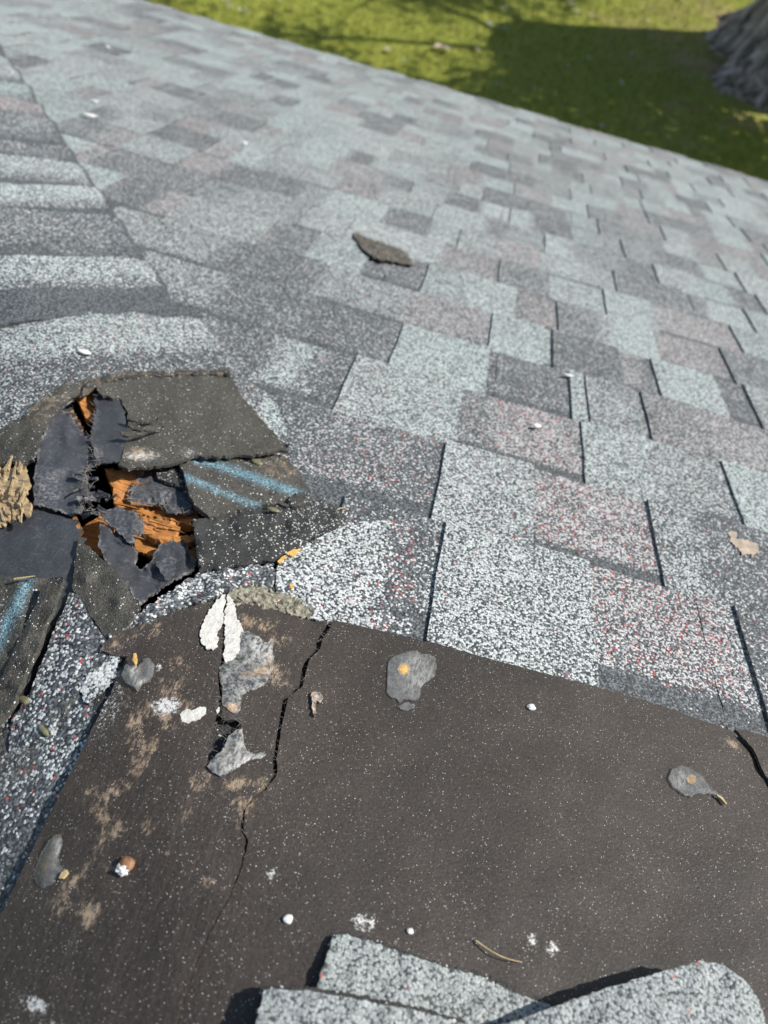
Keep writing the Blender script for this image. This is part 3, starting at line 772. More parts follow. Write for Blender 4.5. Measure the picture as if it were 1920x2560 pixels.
# frayed shreds where the felt is torn
for k in range(24):
    bx, by = rr.choice([(232, 1150), (218, 1200), (238, 1235), (208, 1285), (248, 1262), (205, 1255)]); bx += rr.uniform(-16, 16); by += rr.uniform(-22, 22)
    a = rr.uniform(-.5, .6) + rr.choice([0, 3.14]); l = rr.uniform(16, 40); wd = rr.uniform(3, 7)
    h0 = rr.uniform(-.004, .004)
    patch('felt_shred', [(bx-wd*math.sin(a), by+wd*math.cos(a), h0), (bx+l*math.cos(a)-wd*.7*math.sin(a), by+l*math.sin(a)+wd*.7*math.cos(a), h0+.008), (bx+l*math.cos(a)+wd*.5*math.sin(a), by+l*math.sin(a)-wd*.5*math.cos(a), h0+.010), (bx+wd*math.sin(a), by-wd*math.cos(a), h0+.003)], M_FELT, h0, .0008, 8, 1.5, 5, mark=(.05, .9*rr.random(), 0))
patch('felt_sheet', [(-140, 1285, .003), (0, 1290, .003), (60, 1262, .005), (130, 1285, .004), (185, 1300, .003), (200, 1340, .002), (192, 1420, .002), (190, 1465, .002), (150, 1540, .002), (90, 1650, .002), (36, 1790, .002), (-40, 1850, .002), (-160, 1600, .003)],
      M_FELT, .003, .0015, 16, 2, 10, (), .002, .03, (.5, 0, .5), (0, .05, 0), label='smooth dark felt left of the torn shingles')
# folded brown piece below the felt
patch('folded_shingle', [(196, 1345, .006), (228, 1372, .009), (250, 1395, .011), (268, 1402, .012), (300, 1440, .012), (352, 1518, .009), (330, 1545, .008), (300, 1580, .008), (276, 1602, .007), (240, 1560, .006), (215, 1520, .006), (186, 1480, .006), (180, 1465, .006), (188, 1400, .005)],
      M_BACK, .008, .003, 11, 3, 8, [(245, 1450, .0065), (262, 1520, .006), (215, 1440, .012), (300, 1500, .012)], .0015, .04, (.02, 0, .5), None, label='crumpled brown shingle back between felt and granules')
# granulated tongue
def b_tongue(x, y):
    c = mixc((.30, .022, .65), (.12, .01, .5), ell(x, y, (235, 1630, 40, 60)))
    return c
patch('torn_shingle', [(176, 1480, .006), (196, 1488, .007), (216, 1525, .007), (242, 1568, .007), (272, 1604, .006), (276, 1640, .006), (262, 1662, .006), (225, 1700, .006), (190, 1740, .006), (150, 1800, .006), (110, 1850, .005), (20, 1880, .005), (30, 1800, .006), (80, 1720, .006), (110, 1640, .006), (140, 1560, .006)],
      M_GRAN_BIG, .006, .004, 11, 3, 8, (), .002, .04, b_tongue, lambda x, y: (.5*ell(x, y, (150, 1790, 90, 30, -50)), 0, 0), label='granulated shingle tongue with red specks left of the brown sheet')
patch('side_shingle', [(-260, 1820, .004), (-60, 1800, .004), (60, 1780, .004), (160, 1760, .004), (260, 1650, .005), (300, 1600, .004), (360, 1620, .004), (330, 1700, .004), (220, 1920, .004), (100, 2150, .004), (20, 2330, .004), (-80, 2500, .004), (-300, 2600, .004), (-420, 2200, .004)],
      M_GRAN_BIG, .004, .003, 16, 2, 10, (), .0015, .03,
      lambda x, y: mixc(mixc((.30, .022, .68), (.10, .003, .42), max(0, min(1, (y-1960+.3*x)/90))), (.80, .004, .5), ell(x, y, (245, 1672, 48, 22, -42))),  # granules darkened downward, painting in the shade of the side turned from the sun
      lambda x, y: (.9*ell(x, y, (40, 1890, 60, 90, 20)) + .5*ell(x, y, (110, 1800, 30, 80, 30)), .8*ell(x, y, (240, 1672, 44, 18, -42)), 0), label='speckled shingle with painted-in shade down the left side of the brown sheet')
# plank of chalked shingle standing off the felt at the left edge
patch('chalked_shingle', [(-120, 1450, .020), (0, 1440, .020), (80, 1446, .021), (158, 1444, .019), (140, 1500, .017), (100, 1600, .016), (60, 1690, .015), (28, 1766, .014), (0, 1800, .014), (-120, 1990, .013)],
      M_BACK, .017, .004, 12, 2.5, 8, [(100, 1480, .013), (40, 1600, .020)], .003, .03, (.05, 0, .5),
      lambda x, y: (0, 0, max(0, 1.15-seg_d(x, y, (72, 1450), (-20, 1640))/20)), label='lifted brown shingle strip with a blue chalk line')
patch('torn_lip', [(108, 1462, .021), (122, 1462, .021), (90, 1540, .020), (40, 1640, .018), (0, 1720, .017), (0, 1700, .019), (36, 1620, .021), (80, 1530, .022)], M_DARK, .02, .003, 9, 2, 8)
# pale splinters at the far left
patch('pale_splinter_bundle', [(-60, 1130, .012), (0, 1150, .012), (26, 1170, .012), (60, 1160, .013), (70, 1200, .013), (62, 1250, .012), (40, 1290, .010), (0, 1310, .010), (-80, 1300, .010)],
      M_WOOD_TAN, .012, .004, 8, 5, 5, (), .003, .07, label='pale bundle of splinters at the left edge of the hole')
for k in range(46):
    bx, by = rr.uniform(-40, 64), rr.uniform(1170, 1310); a = rr.uniform(-2.0, -1.0); l = rr.uniform(22, 58); wd = rr.uniform(1.5, 4.5)
    patch('wood_sliver', [(bx-wd, by), (bx+l*math.cos(a), by+l*math.sin(a), rr.uniform(.012, .022)), (bx+wd, by+2)], M_WOOD_TAN, rr.uniform(.010, .018), .002, 12, 1, 8)
patch('wood_sliver', [(54, 1262, .010), (78, 1256, .012), (74, 1286, .011), (64, 1290, .010)], M_WOOD_TAN, .011, .003, 8, 2, 6)

# ------------------------------------------------------------------ brown cap base in the foreground
CRACK = [(826, 1550), (822, 1566), (800, 1600), (796, 1622), (768, 1650), (758, 1690), (755, 1712), (716, 1745), (706, 1790), (698, 1830), (688, 1900), (690, 1935), (662, 1975), (628, 2000), (612, 2022), (606, 2070), (618, 2104), (600, 2180), (570, 2250), (546, 2290), (520, 2340), (505, 2380), (478, 2430), (455, 2500), (440, 2560), (420, 2700), (400, 2900)]
TAN = [(310, 1580, 70, 30, -15), (365, 1570, 30, 26), (250, 1640, 20, 60, 20), (350, 1880, 32, 60), (372, 1850, 26, 40), (300, 1970, 30, 20, -20), (495, 1950, 30, 26), (600, 1960, 60, 22), (248, 2120, 14, 70, 32), (262, 2040, 14, 60, 8), (290, 2060, 28, 30), (370, 2070, 20, 22),
       (210, 2280, 34, 40, 20), (410, 2130, 20, 8), (430, 1700, 30, 60, 20), (420, 1780, 60, 40), (590, 2050, 40, 20), (610, 2010, 30, 24), (700, 1690, 30, 30), (360, 1800, 70, 30), (170, 2240, 24, 60, 30), (530, 2210, 50, 12, 15), (460, 2020, 20, 30), (690, 1600, 40, 14), (620, 1560, 60, 22), (280, 2170, 30, 10), (230, 2000, 16, 40), (330, 1760, 30, 20)]
WHITE = [(415, 1765, 46, 26, -10), (680, 2183, 18, 20), (885, 2195, 12, 14), (1332, 2348, 20, 22), (1378, 2372, 17, 26), (912, 2305, 42, 30), (90, 2515, 34, 26), (60, 2500, 40, 30), (272, 1770, 40, 90, 30), (250, 1850, 50, 60, 30), (398, 1668, 12, 14), (240, 1790, 60, 70), (300, 2020, 120, 60), (130, 2560, 60, 20)]
WK = [1, .75, .55, 1, 1, .75, 1, .5, .55, .35, .9, .4, .12, .5]
def m_sheet(x, y):
    t = max([ell(x, y, (e[0], e[1], e[2]*1.35, e[3]*1.35, *e[4:])) for e in TAN]); s = max(k*ell(x, y, e) for e, k in zip(WHITE, WK))
    l = max(0, min(1, (640-x+(1560-y)*.35+340)/260))
    r = ell(x, y, (1835, 1860, 60, 16, 40)); return (min(1, max(t*.95, r) + .10*l), s, l)
def cw(y): return max(3.2 if y < 2400 else 1.0, 9*(1-max(0, (y-1560))/1000))
left = [(x-cw(y)*.8, y, .0125+(.002 if y < 2150 else 0)) for x, y in CRACK]
right = [(x+cw(y)*.6, y, .011) for x, y in CRACK]
# tear through the left half, next to the patched spot
lp = [(250, 1625, .009), (262, 1606, .009), (300, 1580, .0095), (380, 1552, .010), (440, 1528, .010), (520, 1505, .011), (560, 1497, .012)]
tear_r = [(563, 1560), (562, 1610), (560, 1660), (553, 1700), (556, 1760), (556, 1794), (572, 1800), (592, 1796), (603, 1808), (604, 1828), (578, 1836), (562, 1860), (548, 1885), (528, 1906)]
tear_l = [(558, 1560), (556, 1610), (552, 1660), (545, 1700), (548, 1750), (540, 1790), (531, 1830), (519, 1870), (518, 1900)]
pl = lp + [(a, b, .012) for a, b in tear_l] + [(524, 1912, .011)] + [(a, b, .012) for a, b in tear_r[::-1]] + [(575, 1500, .012), (640, 1508, .012), (700, 1530, .012), (780, 1552, .012)] + left + [(-200, 2900, .010), (-360, 2800, .009), (-120, 2500, .008), (0, 2290, .008), (100, 2085, .008), (200, 1885, .008), (270, 1745, .008), (318, 1640, .008), (290, 1640, .008)]
patch('cap_base_shingle', pl, M_SHEET, .011, .003, 15, 1.6, 6, [(150, 2300, .010), (350, 2100, .0125), (330, 1850, .011)], .0008, .012, None, m_sheet, label='worn left half of the brown cap sheet with tan scuffs')
pr = right[::-1] + [(960, 1578, .011), (1080, 1608, .011), (1200, 1640, .011), (1480, 1714, .011), (1650, 1762, .011), (1830, 1828, .010), (1844, 1846, .010), (1858, 1862, .010), (1875, 1878, .010), (1890, 1915, .010), (1915, 1955, .010), (1960, 2030, .010), (2100, 2300, .010), (2300, 2900, .010)]
patch('cap_base_shingle', pr, M_SHEET, .011, .003, 17, .8, 9, [(1300, 2100, .0118), (900, 1900, .0122)], .0007, .010, None, m_sheet, label='smooth right half of the brown cap sheet')
patch('cap_base_shingle', [(1838, 1822, .013), (1870, 1828, .013), (1920, 1842, .012), (2100, 1890, .012), (2400, 1980, .012), (3600, 2300, .012), (4200, 3400, .012), (2310, 2900, .011), (2110, 2300, .0115), (1968, 2030, .012), (1924, 1955, .013), (1900, 1912, .013), (1886, 1876, .014), (1860, 1846, .014)],
      M_SHEET, .012, .003, 18, 1.5, 9, (), .0015, .02, None, lambda x, y: (.1, 0, .6), label='brown cap sheet piece beyond the torn corner on the right')
patch('cap_underlay', [(260, 1640), (560, 1520), (830, 1575), (1400, 1720), (1900, 1860), (2400, 2000), (3500, 2300), (3900, 3300), (2400, 2900), (-100, 2900), (60, 2300), (200, 1950)], M_DARK, .0045, .002, 40, 0, 40, blend=(.02, 0, .5))

# frayed fibres along the crack and tears
def fibre(name, pts, r, mat, parent=house):
    verts, faces = [], []
    for i, p in enumerate(pts):
        d = (pts[min(i+1, len(pts)-1)] - pts[max(i-1, 0)]).normalized()
        a = d.orthogonal().normalized(); b = d.cross(a)
        rr_ = r*(1-.6*i/(len(pts)-1))
        for k in range(5): verts.append(p + (a*math.cos(k*1.2566) + b*math.sin(k*1.2566))*rr_)
    for i in range(len(pts)-1):
        for k in range(5): faces.append((i*5+k, i*5+(k+1) % 5, (i+1)*5+(k+1) % 5, (i+1)*5+k))
    return verts, faces
def fibres():
    V, Fc = [], []
    lines = [CRACK[:22], tear_l, tear_r, [(236, 984), (226, 1090), (236, 1130), (246, 1160), (216, 1180), (222, 1230), (205, 1275), (252, 1280)], [(120, 1050), (150, 1012), (190, 985), (240, 960)], [(332, 1208), (326, 1240), (340, 1262), (410, 1262), (455, 1284)], [(345, 1292), (360, 1312), (340, 1345)], [(300, 1165), (400, 1165), (455, 1150)]]
    lines += lines[3:]
    for li, ln in enumerate(lines):
        for (a, b) in zip(ln, ln[1:]):
            for _ in range(9 if li > 2 else 7 if b[1] < 2150 else 2):
                t = rr.random(); x = a[0]+(b[0]-a[0])*t + rr.uniform(-8, 8); y = a[1]+(b[1]-a[1])*t
                p0 = at(x, y, .012); d = Vector((rr.uniform(-1, 1), rr.uniform(-.5, .5), rr.uniform(-.2, .5))).normalized()*rr.uniform(.003, .010)
                mid = p0 + d*.5 + Vector((rr.uniform(-1, 1), rr.uniform(-1, 1), 1))*.0008
                v, f = fibre('', [p0, mid, p0+d], rr.uniform(.00012, .0003) if li > 2 else rr.uniform(.00006, .00013), None)
                n = len(V); V += v; Fc += [tuple(i+n for i in q) for q in f]
    o = link('frayed_fibres', mesh_from(V, Fc), M_STRAW_DARK, house); o['kind'] = 'stuff'
M_STRAW_DARK = plain('glass_fibre', (.12, .11, .10), (.34, .31, .27), 200, .6, .0002)
fibres()

# ------------------------------------------------------------------ sealant, caulk and nails on the sheet
S = dict(step=7, amp=1.6, jstep=4)
patch('caulk_flake', [(563, 1484), (540, 1500), (528, 1522), (512, 1545), (508, 1560), (500, 1575), (500, 1600), (510, 1612), (518, 1625), (532, 1625), (545, 1615), (543, 1585), (552, 1570), (560, 1555), (558, 1530), (563, 1510)], M_CAULK, .0132, .0008, 6, 3.2, 4, wrinkle=.0007, wfreq=.09, label='white cracked caulk flake on the left of the split')
patch('caulk_flake', [(568, 1486), (582, 1500), (588, 1520), (592, 1545), (604, 1562), (608, 1582), (602, 1605), (600, 1625), (584, 1648), (566, 1658), (559, 1640), (562, 1600), (562, 1570), (562, 1530), (566, 1510)], M_CAULK, .0134, .0008, 6, 3.2, 4, wrinkle=.0007, wfreq=.09, label='white cracked caulk flake on the right of the split')
def mk_seal(x, y): return (.9*ell(x, y, (640, 1680, 40, 8, -12)) + .8*ell(x, y, (580, 1770, 26, 14)) + .6*ell(x, y, (670, 1600, 16, 8)) + .5*ell(x, y, (668, 1660, 16, 30)), .5*ell(x, y, (650, 1625, 40, 40)), 0)
patch('worn_granules', [(196, 1722), (214, 1694), (240, 1672), (262, 1652), (284, 1636), (298, 1640), (294, 1668), (282, 1700), (262, 1724), (238, 1742), (214, 1756)], M_GRAN_BIG, .0070, .0008, 8, 6, 4, blend=(.85, .004, .5), mark=lambda x, y: (0, .7*ell(x, y, (255, 1685, 34, 26, -40)), 0), label='pale worn granule patch at the brown sheet\'s left edge')
patch('sealant_blob', [(604, 1580), (622, 1578), (645, 1590), (665, 1606), (686, 1596), (684, 1608), (682, 1622), (686, 1655), (680, 1690), (662, 1712), (640, 1722), (618, 1728), (606, 1738), (600, 1775), (590, 1786), (575, 1778), (556, 1762), (556, 1722), (550, 1695), (548, 1668), (560, 1655), (584, 1650), (600, 1625)],
      M_SEAL_OLD, .0135, .0015, wrinkle=.0012, wfreq=.06, dome=.0015, mark=mk_seal, label='grey weathered sealant blob beside the white caulk', **S)
patch('sealant_blob', [(596, 1822), (606, 1822), (609, 1845), (616, 1874), (630, 1884), (660, 1882), (680, 1872), (684, 1878), (660, 1894), (630, 1898), (606, 1908), (580, 1926), (550, 1940), (532, 1932), (518, 1916), (528, 1900), (546, 1882), (562, 1868), (572, 1838)],
      M_SEAL_OLD, .0136, .0012, wrinkle=.0006, wfreq=.06, dome=.0015, mark=lambda x, y: (.9*ell(x, y, (555, 1875, 24, 8, -20)) + .9*ell(x, y, (672, 1879, 16, 6, -25)), .3, 0), label='grey boot shaped sealant remnant below the split', **S)
patch('caulk_spot', [(450, 1786), (466, 1772), (480, 1776), (500, 1766), (514, 1768), (515, 1784), (500, 1798), (470, 1808), (455, 1804)], M_CAULK, .0122, .0007, wrinkle=.0004, wfreq=.1, label='white paint spot left of the split', **S)
patch('caulk_spot', [(540, 1776), (547, 1766), (548, 1780), (542, 1784)], M_CAULK, .0128, .0008, **S)
d = patch('sealant_dab', [(304, 1688), (310, 1668), (322, 1652), (334, 1660), (346, 1668), (358, 1648), (372, 1645), (386, 1660), (384, 1680), (374, 1700), (356, 1706), (342, 1726), (334, 1716), (316, 1708)], M_SEAL, .0135, .002, dome=.0018, mark=lambda x, y: (0, .9*ell(x, y, (335, 1675, 14, 24, 20)) + .8*ell(x, y, (350, 1704, 24, 10)), 0), label='clear sealant dab with whitish ridges on the worn half', **S)
patch('nail_tip', [(331, 1650), (334, 1634), (340, 1632), (342, 1648), (338, 1660)], M_RUST, .018, .003, 5, .6, 5, parent=d).location = (0, 0, 0)
d = patch('sealant_dab', [(140, 2087), (122, 2100), (108, 2125), (92, 2160), (84, 2190), (90, 2212), (106, 2221), (126, 2214), (146, 2196), (158, 2186), (166, 2178), (158, 2172), (148, 2160), (145, 2145), (152, 2122), (154, 2100), (150, 2087)], M_SEAL, .0105, .002, dome=.003, mark=lambda x, y: (.6*ell(x, y, (115, 2160, 12, 40, 15)), .6*ell(x, y, (135, 2105, 12, 14)), 0), label='kidney shaped clear sealant dab at the sheet\'s left edge', **S)
patch('sealant_edge', [(146, 2196), (154, 2180), (164, 2174), (168, 2182), (156, 2196)], M_STRAW, .0135, .002, 5, .6, 5, parent=d)
d = patch('sealant_dab', [(1002, 1634), (985, 1640), (972, 1654), (968, 1690), (968, 1730), (976, 1742), (990, 1746), (998, 1756), (1010, 1748), (1040, 1752), (1050, 1742), (1054, 1716), (1066, 1704), (1084, 1692), (1092, 1664), (1088, 1644), (1074, 1634), (1054, 1636), (1044, 1626), (1020, 1630)], M_SEAL, .0125, .0015, dome=.0004, mark=lambda x, y: (0, .5*ell(x, y, (1045, 1680, 50, 60)), 0), label='flat clear sealant dab over an orange nail', **S)
patch('nail_head', [(1010+16*math.cos(a*.7854), 1673+16*math.sin(a*.7854)) for a in range(8)], M_RUST, .01262, .0008, 6, 1, 6, dome=.001, parent=d)
patch('sealant_crumb', [(992, 1764), (1010, 1756), (1034, 1758), (1036, 1768), (1020, 1776), (1002, 1772)], M_SEAL, .0128, .001, 6, 3, 5, parent=d)
d = patch('sealant_dab', [(1672, 1945), (1680, 1922), (1700, 1915), (1725, 1919), (1750, 1934), (1768, 1956), (1780, 1972), (1796, 1984), (1810, 1994), (1819, 2008), (1812, 2004), (1800, 1992), (1782, 1985), (1745, 1982), (1727, 1993), (1704, 1982), (1682, 1966)], M_SEAL, .0122, .0015, dome=.0006, mark=lambda x, y: (0, .45*ell(x, y, (1700, 1945, 24, 24)), 0), label='teardrop shaped clear sealant dab over a nail', **S)
patch('nail_head', [(1729+13*math.cos(a*.7854), 1948+12*math.sin(a*.7854)) for a in range(8)], M_RUST, .0123, .0006, 6, 1.5, 5, parent=d)
patch('sealant_tail', [(1792, 1985), (1806, 1993), (1812, 2002), (1818, 2009), (1815, 2010), (1806, 1999), (1794, 1990)], M_STRAW, .0135, .0015, 5, .6, 5, parent=d)
patch('curled_scrap', [(776, 1738), (786, 1728), (800, 1730), (808, 1744), (800, 1756), (790, 1752), (790, 1770), (794, 1786), (787, 1790), (781, 1770), (780, 1754)], M_SEAL_OLD, .0135, .0015, 6, 2.5, 5, wrinkle=.002, wfreq=.12, mark=(.9, .2, 0), label='curled tan scrap on the brown sheet')
for o in list(house.children):                  # parts of parts take their place from the part
    for c in o.children: c.location = (0, 0, 0)

# ------------------------------------------------------------------ torn ridge pieces in the foreground
BG = (.56, .004, .62)
def b_fore(x, y): return (.86, .004, .66)
patch('torn_ridge_cap', [(834, 2338, 0.0151), (870, 2336, 0.0166), (940, 2358, 0.0166), (1010, 2384, 0.0159), (1100, 2414, 0.0151), (1200, 2440, 0.0144), (1260, 2470, 0.0144), (1380, 2516, 0.0136), (1480, 2700, 0.0136), (1000, 2760, 0.0151), (760, 2700, 0.0181), (790, 2472, 0.0181), (800, 2440, 0.0181)],
      granule_mat('foreground_granules', 640, (.05, .055, .055), .62), .017, .0032, 12, 2.5, 6, (), .002, .02, b_fore, label='torn granulated ridge cap piece at the bottom')
M_FG = bpy.data.materials['foreground_granules']
patch('torn_ridge_cap', [(662, 2474, 0.0256), (700, 2472, 0.0264), (780, 2478, 0.0264), (860, 2492, 0.0256), (960, 2512, 0.0241), (1060, 2530, 0.0226), (1160, 2560, 0.0211), (1200, 2760, 0.0211), (620, 2760, 0.0271), (640, 2560, 0.0271)],
      M_FG, .026, .0032, 12, 2.5, 6, (), .002, .02, b_fore, label='torn ridge cap corner at the bottom left')
patch('torn_ridge_cap', [(1120, 2620, 0.0256), (1200, 2580, 0.0271), (1300, 2548, 0.0286), (1400, 2512, 0.0309), (1500, 2476, 0.0331), (1600, 2444, 0.0346), (1690, 2420, 0.0361), (1745, 2404, 0.0369), (1790, 2406, 0.0369), (1830, 2426, 0.0361), (1870, 2460, 0.0346), (1898, 2500, 0.0331), (1916, 2560, 0.0316), (1940, 2760, 0.0301), (1100, 2760, 0.0256)],
      M_FG, .038, .0032, 12, 2.5, 6, (), .002, .02, b_fore, label='lifted pale ridge cap flap at the bottom right')
patch('torn_layer', [(826, 2334, .0115), (870, 2328, .012), (945, 2350, .012), (1010, 2376, .012), (1100, 2406, .0115), (1200, 2432, .011), (1300, 2470, .011), (1390, 2512, .011), (1400, 2640, .011), (800, 2640, .0125), (778, 2470, .0125), (790, 2436, .0125)], M_DARK, .0118, .001, 14, 4, 6)
patch('torn_layer', [(652, 2468, 0.0200), (700, 2463, 0.0210), (780, 2468, 0.0210), (860, 2480, 0.0205), (960, 2500, 0.0195), (1060, 2519, 0.0185), (1160, 2548, 0.0175), (1180, 2700, 0.0175), (640, 2700, 0.0215), (632, 2560, 0.0215)], M_DARK, .0165, .001, 14, 4, 6)
# small torn tab further down the slope
patch('torn_tab', [(884, 582, 0.0119), (902, 588, 0.0112), (930, 598, 0.0109), (975, 612, 0.0105), (1010, 628, 0.0105), (1028, 646, 0.0109), (1033, 662, 0.0112), (1000, 657, 0.0119), (958, 650, 0.0130), (930, 638, 0.0147), (908, 622, 0.0147), (892, 600, 0.0133)], M_DARK, .013, .0025, 8, 2.5, 4.5, (), .001, .05, (.16, 0, .5), (.25, 0, 0), label='small curled torn tab farther down the slope')

# ------------------------------------------------------------------ loose things on the roof
def lump(name, px, py, dn, dims, rot, mat, label, cat, group=None, seed=0, seg=3, nz=.25, parent=None):
    bm = bmesh.new(); bmesh.ops.create_icosphere(bm, subdivisions=seg, radius=1)
    for v in bm.verts:
        k = 1 + nz*mnoise.noise(v.co*1.3 + Vector((seed*7.1, 0, 0)))
        v.co = Vector((v.co.x*dims[0]*k, v.co.y*dims[1]*k, v.co.z*dims[2]*k))
    p = at(px, py, dn + dims[2]*.7)
    R = snorm(p.x, p.y).to_track_quat('Z', 'Y').to_matrix() @ Matrix.Rotation(rot, 3, 'Z')
    me = bpy.data.meshes.new('m'); bm.to_mesh(me); bm.free()
    me.polygons.foreach_set('use_smooth', [True]*len(me.polygons))
    o = link(name, me, mat); o.matrix_world = Matrix.Translation(p) @ R.to_4x4()
    return thing(o, label, cat, group)
lump('pebble', 1328, 1768, .011, (.0034, .0028, .0018), .3, M_PEB, 'white oval pebble on the smooth brown sheet', 'pebble', seed=1)
lump('pebble', 720, 2298, .011, (.0026, .0026, .0017), .9, M_PEB, 'cream pebble on the brown sheet near the bottom', 'pebble', seed=2)
lump('pebble', 1025, 2328, .011, (.0019, .0017, .0014), .2, M_PEB, 'tiny white pebble above the torn ridge cap piece', 'pebble', seed=3)
lump('pebble', 226, 288, .014, (.012, .008, .003), .2, M_PEB, 'large white chip on the far sea green shingle', 'pebble', seed=4)
lump('pebble', 237, 253, .012, (.007, .005, .0025), .2, M_PEB, 'smaller white chip behind the large white chip', 'pebble', seed=5)
lump('pebble', 612, 357, .012, (.007, .005, .003), .2, M_PEB, 'lone white chip in the middle of the far shingles', 'pebble', seed=6)
lump('pebble', 269, 117, .012, (.007, .006, .003), .2, M_PEB, 'white chip farthest up in the blurred shingles', 'pebble', seed=7)
lump('pebble', 1342, 1064, .010, (.0055, .0040, .0022), .5, M_PEB, 'cream oval pebble on a reddish shingle tab', 'pebble', seed=8)
lump('pebble', 1420, 938, .010, (.0065, .0035, .002), -.3, M_PEB, 'pale flake by the pair of narrow tabs', 'pebble', seed=9)
lump('pebble', 212, 880, .016, (.007, .004, .002), .1, M_PEB, 'white chip on the torn hip cap', 'pebble', seed=10)
lump('seed', 642, 1155, .013, (.0062, .0034, .0022), -.2, M_SEED, 'olive green seed above the chalk line', 'seed', seed=11, nz=.1)
lump('seed', 684, 1275, .011, (.0058, .0026, .002), .1, M_SEED, 'olive seed below the chalked strip', 'seed', seed=12, nz=.1)
lump('seed', 61, 1752, .004, (.0028, .0062, .002), -.3, M_SEED, 'pale olive seed on the felt at the left edge', 'seed', seed=13, nz=.1)
lump('seed', 109, 1826, .005, (.0020, .0062, .0018), -.4, M_SEED, 'slim olive seed on mossy granules left of the sheet', 'seed', seed=14, nz=.1)
nut = lump('nut', 317, 2160, .0115, (.0040, .0048, .0032), .3, M_NUT, 'brown nut with a white broken side on the sheet', 'nut', seed=15, nz=.12)
def child_lump(par, dims, off, mat, seed, name):
    bm = bmesh.new(); bmesh.ops.create_icosphere(bm, subdivisions=3, radius=1)
    for v in bm.verts:
        k = 1+.5*mnoise.noise(v.co*2.2+Vector((seed, 0, 0))); v.co = Vector((v.co.x*dims[0]*k, v.co.y*dims[1]*k, v.co.z*dims[2]*k))
    me = bpy.data.meshes.new('m'); bm.to_mesh(me); bm.free(); o = link(name, me, mat); o.parent = par; o.location = off
child_lump(nut, (.0030, .0038, .0024), (.0030, -.0006, .0006), M_PEB, 5, 'broken_side')
def tube_thing(name, pts, r, mat, label, cat):
    v, f = fibre('', pts, r, mat); o = link(name, mesh_from(v, f), mat); return thing(o, label, cat)
tube_thing('pine_needle', [at(1190+(1305-1190)*t, 2352+(2405-2352)*t+10*math.sin(t*3.1), .0132+.002*math.sin(t*3)) for t in np.linspace(0, 1, 9)], .00055, M_STRAW, 'dry straw coloured needle lying on the brown sheet', 'needle')
tube_thing('straw', [at(36+(88-36)*t, 1448-8*t, .024) for t in np.linspace(0, 1, 5)], .0011, M_STRAW, 'short yellow straw on the lifted chalked strip', 'straw')
tube_thing('stem', [at(842+(872-842)*t, 1273-3*math.sin(t*3), .012) for t in np.linspace(0, 1, 6)], .0007, M_STRAW, 'thin dry stem beside the dark torn layer', 'stem')
lf = patch('leaf_scrap', [(1822, 1330), (1832, 1326), (1848, 1346), (1876, 1352), (1890, 1364), (1898, 1384), (1880, 1394), (1862, 1388), (1846, 1374), (1832, 1360)], M_LEAF, .0108, .0004, 7, 5, 4, (), .0004, .06)
lf.parent = None; lf.location = (0, 0, 0); thing(lf, 'tan dry leaf scrap on the grey shingles at right', 'leaf')

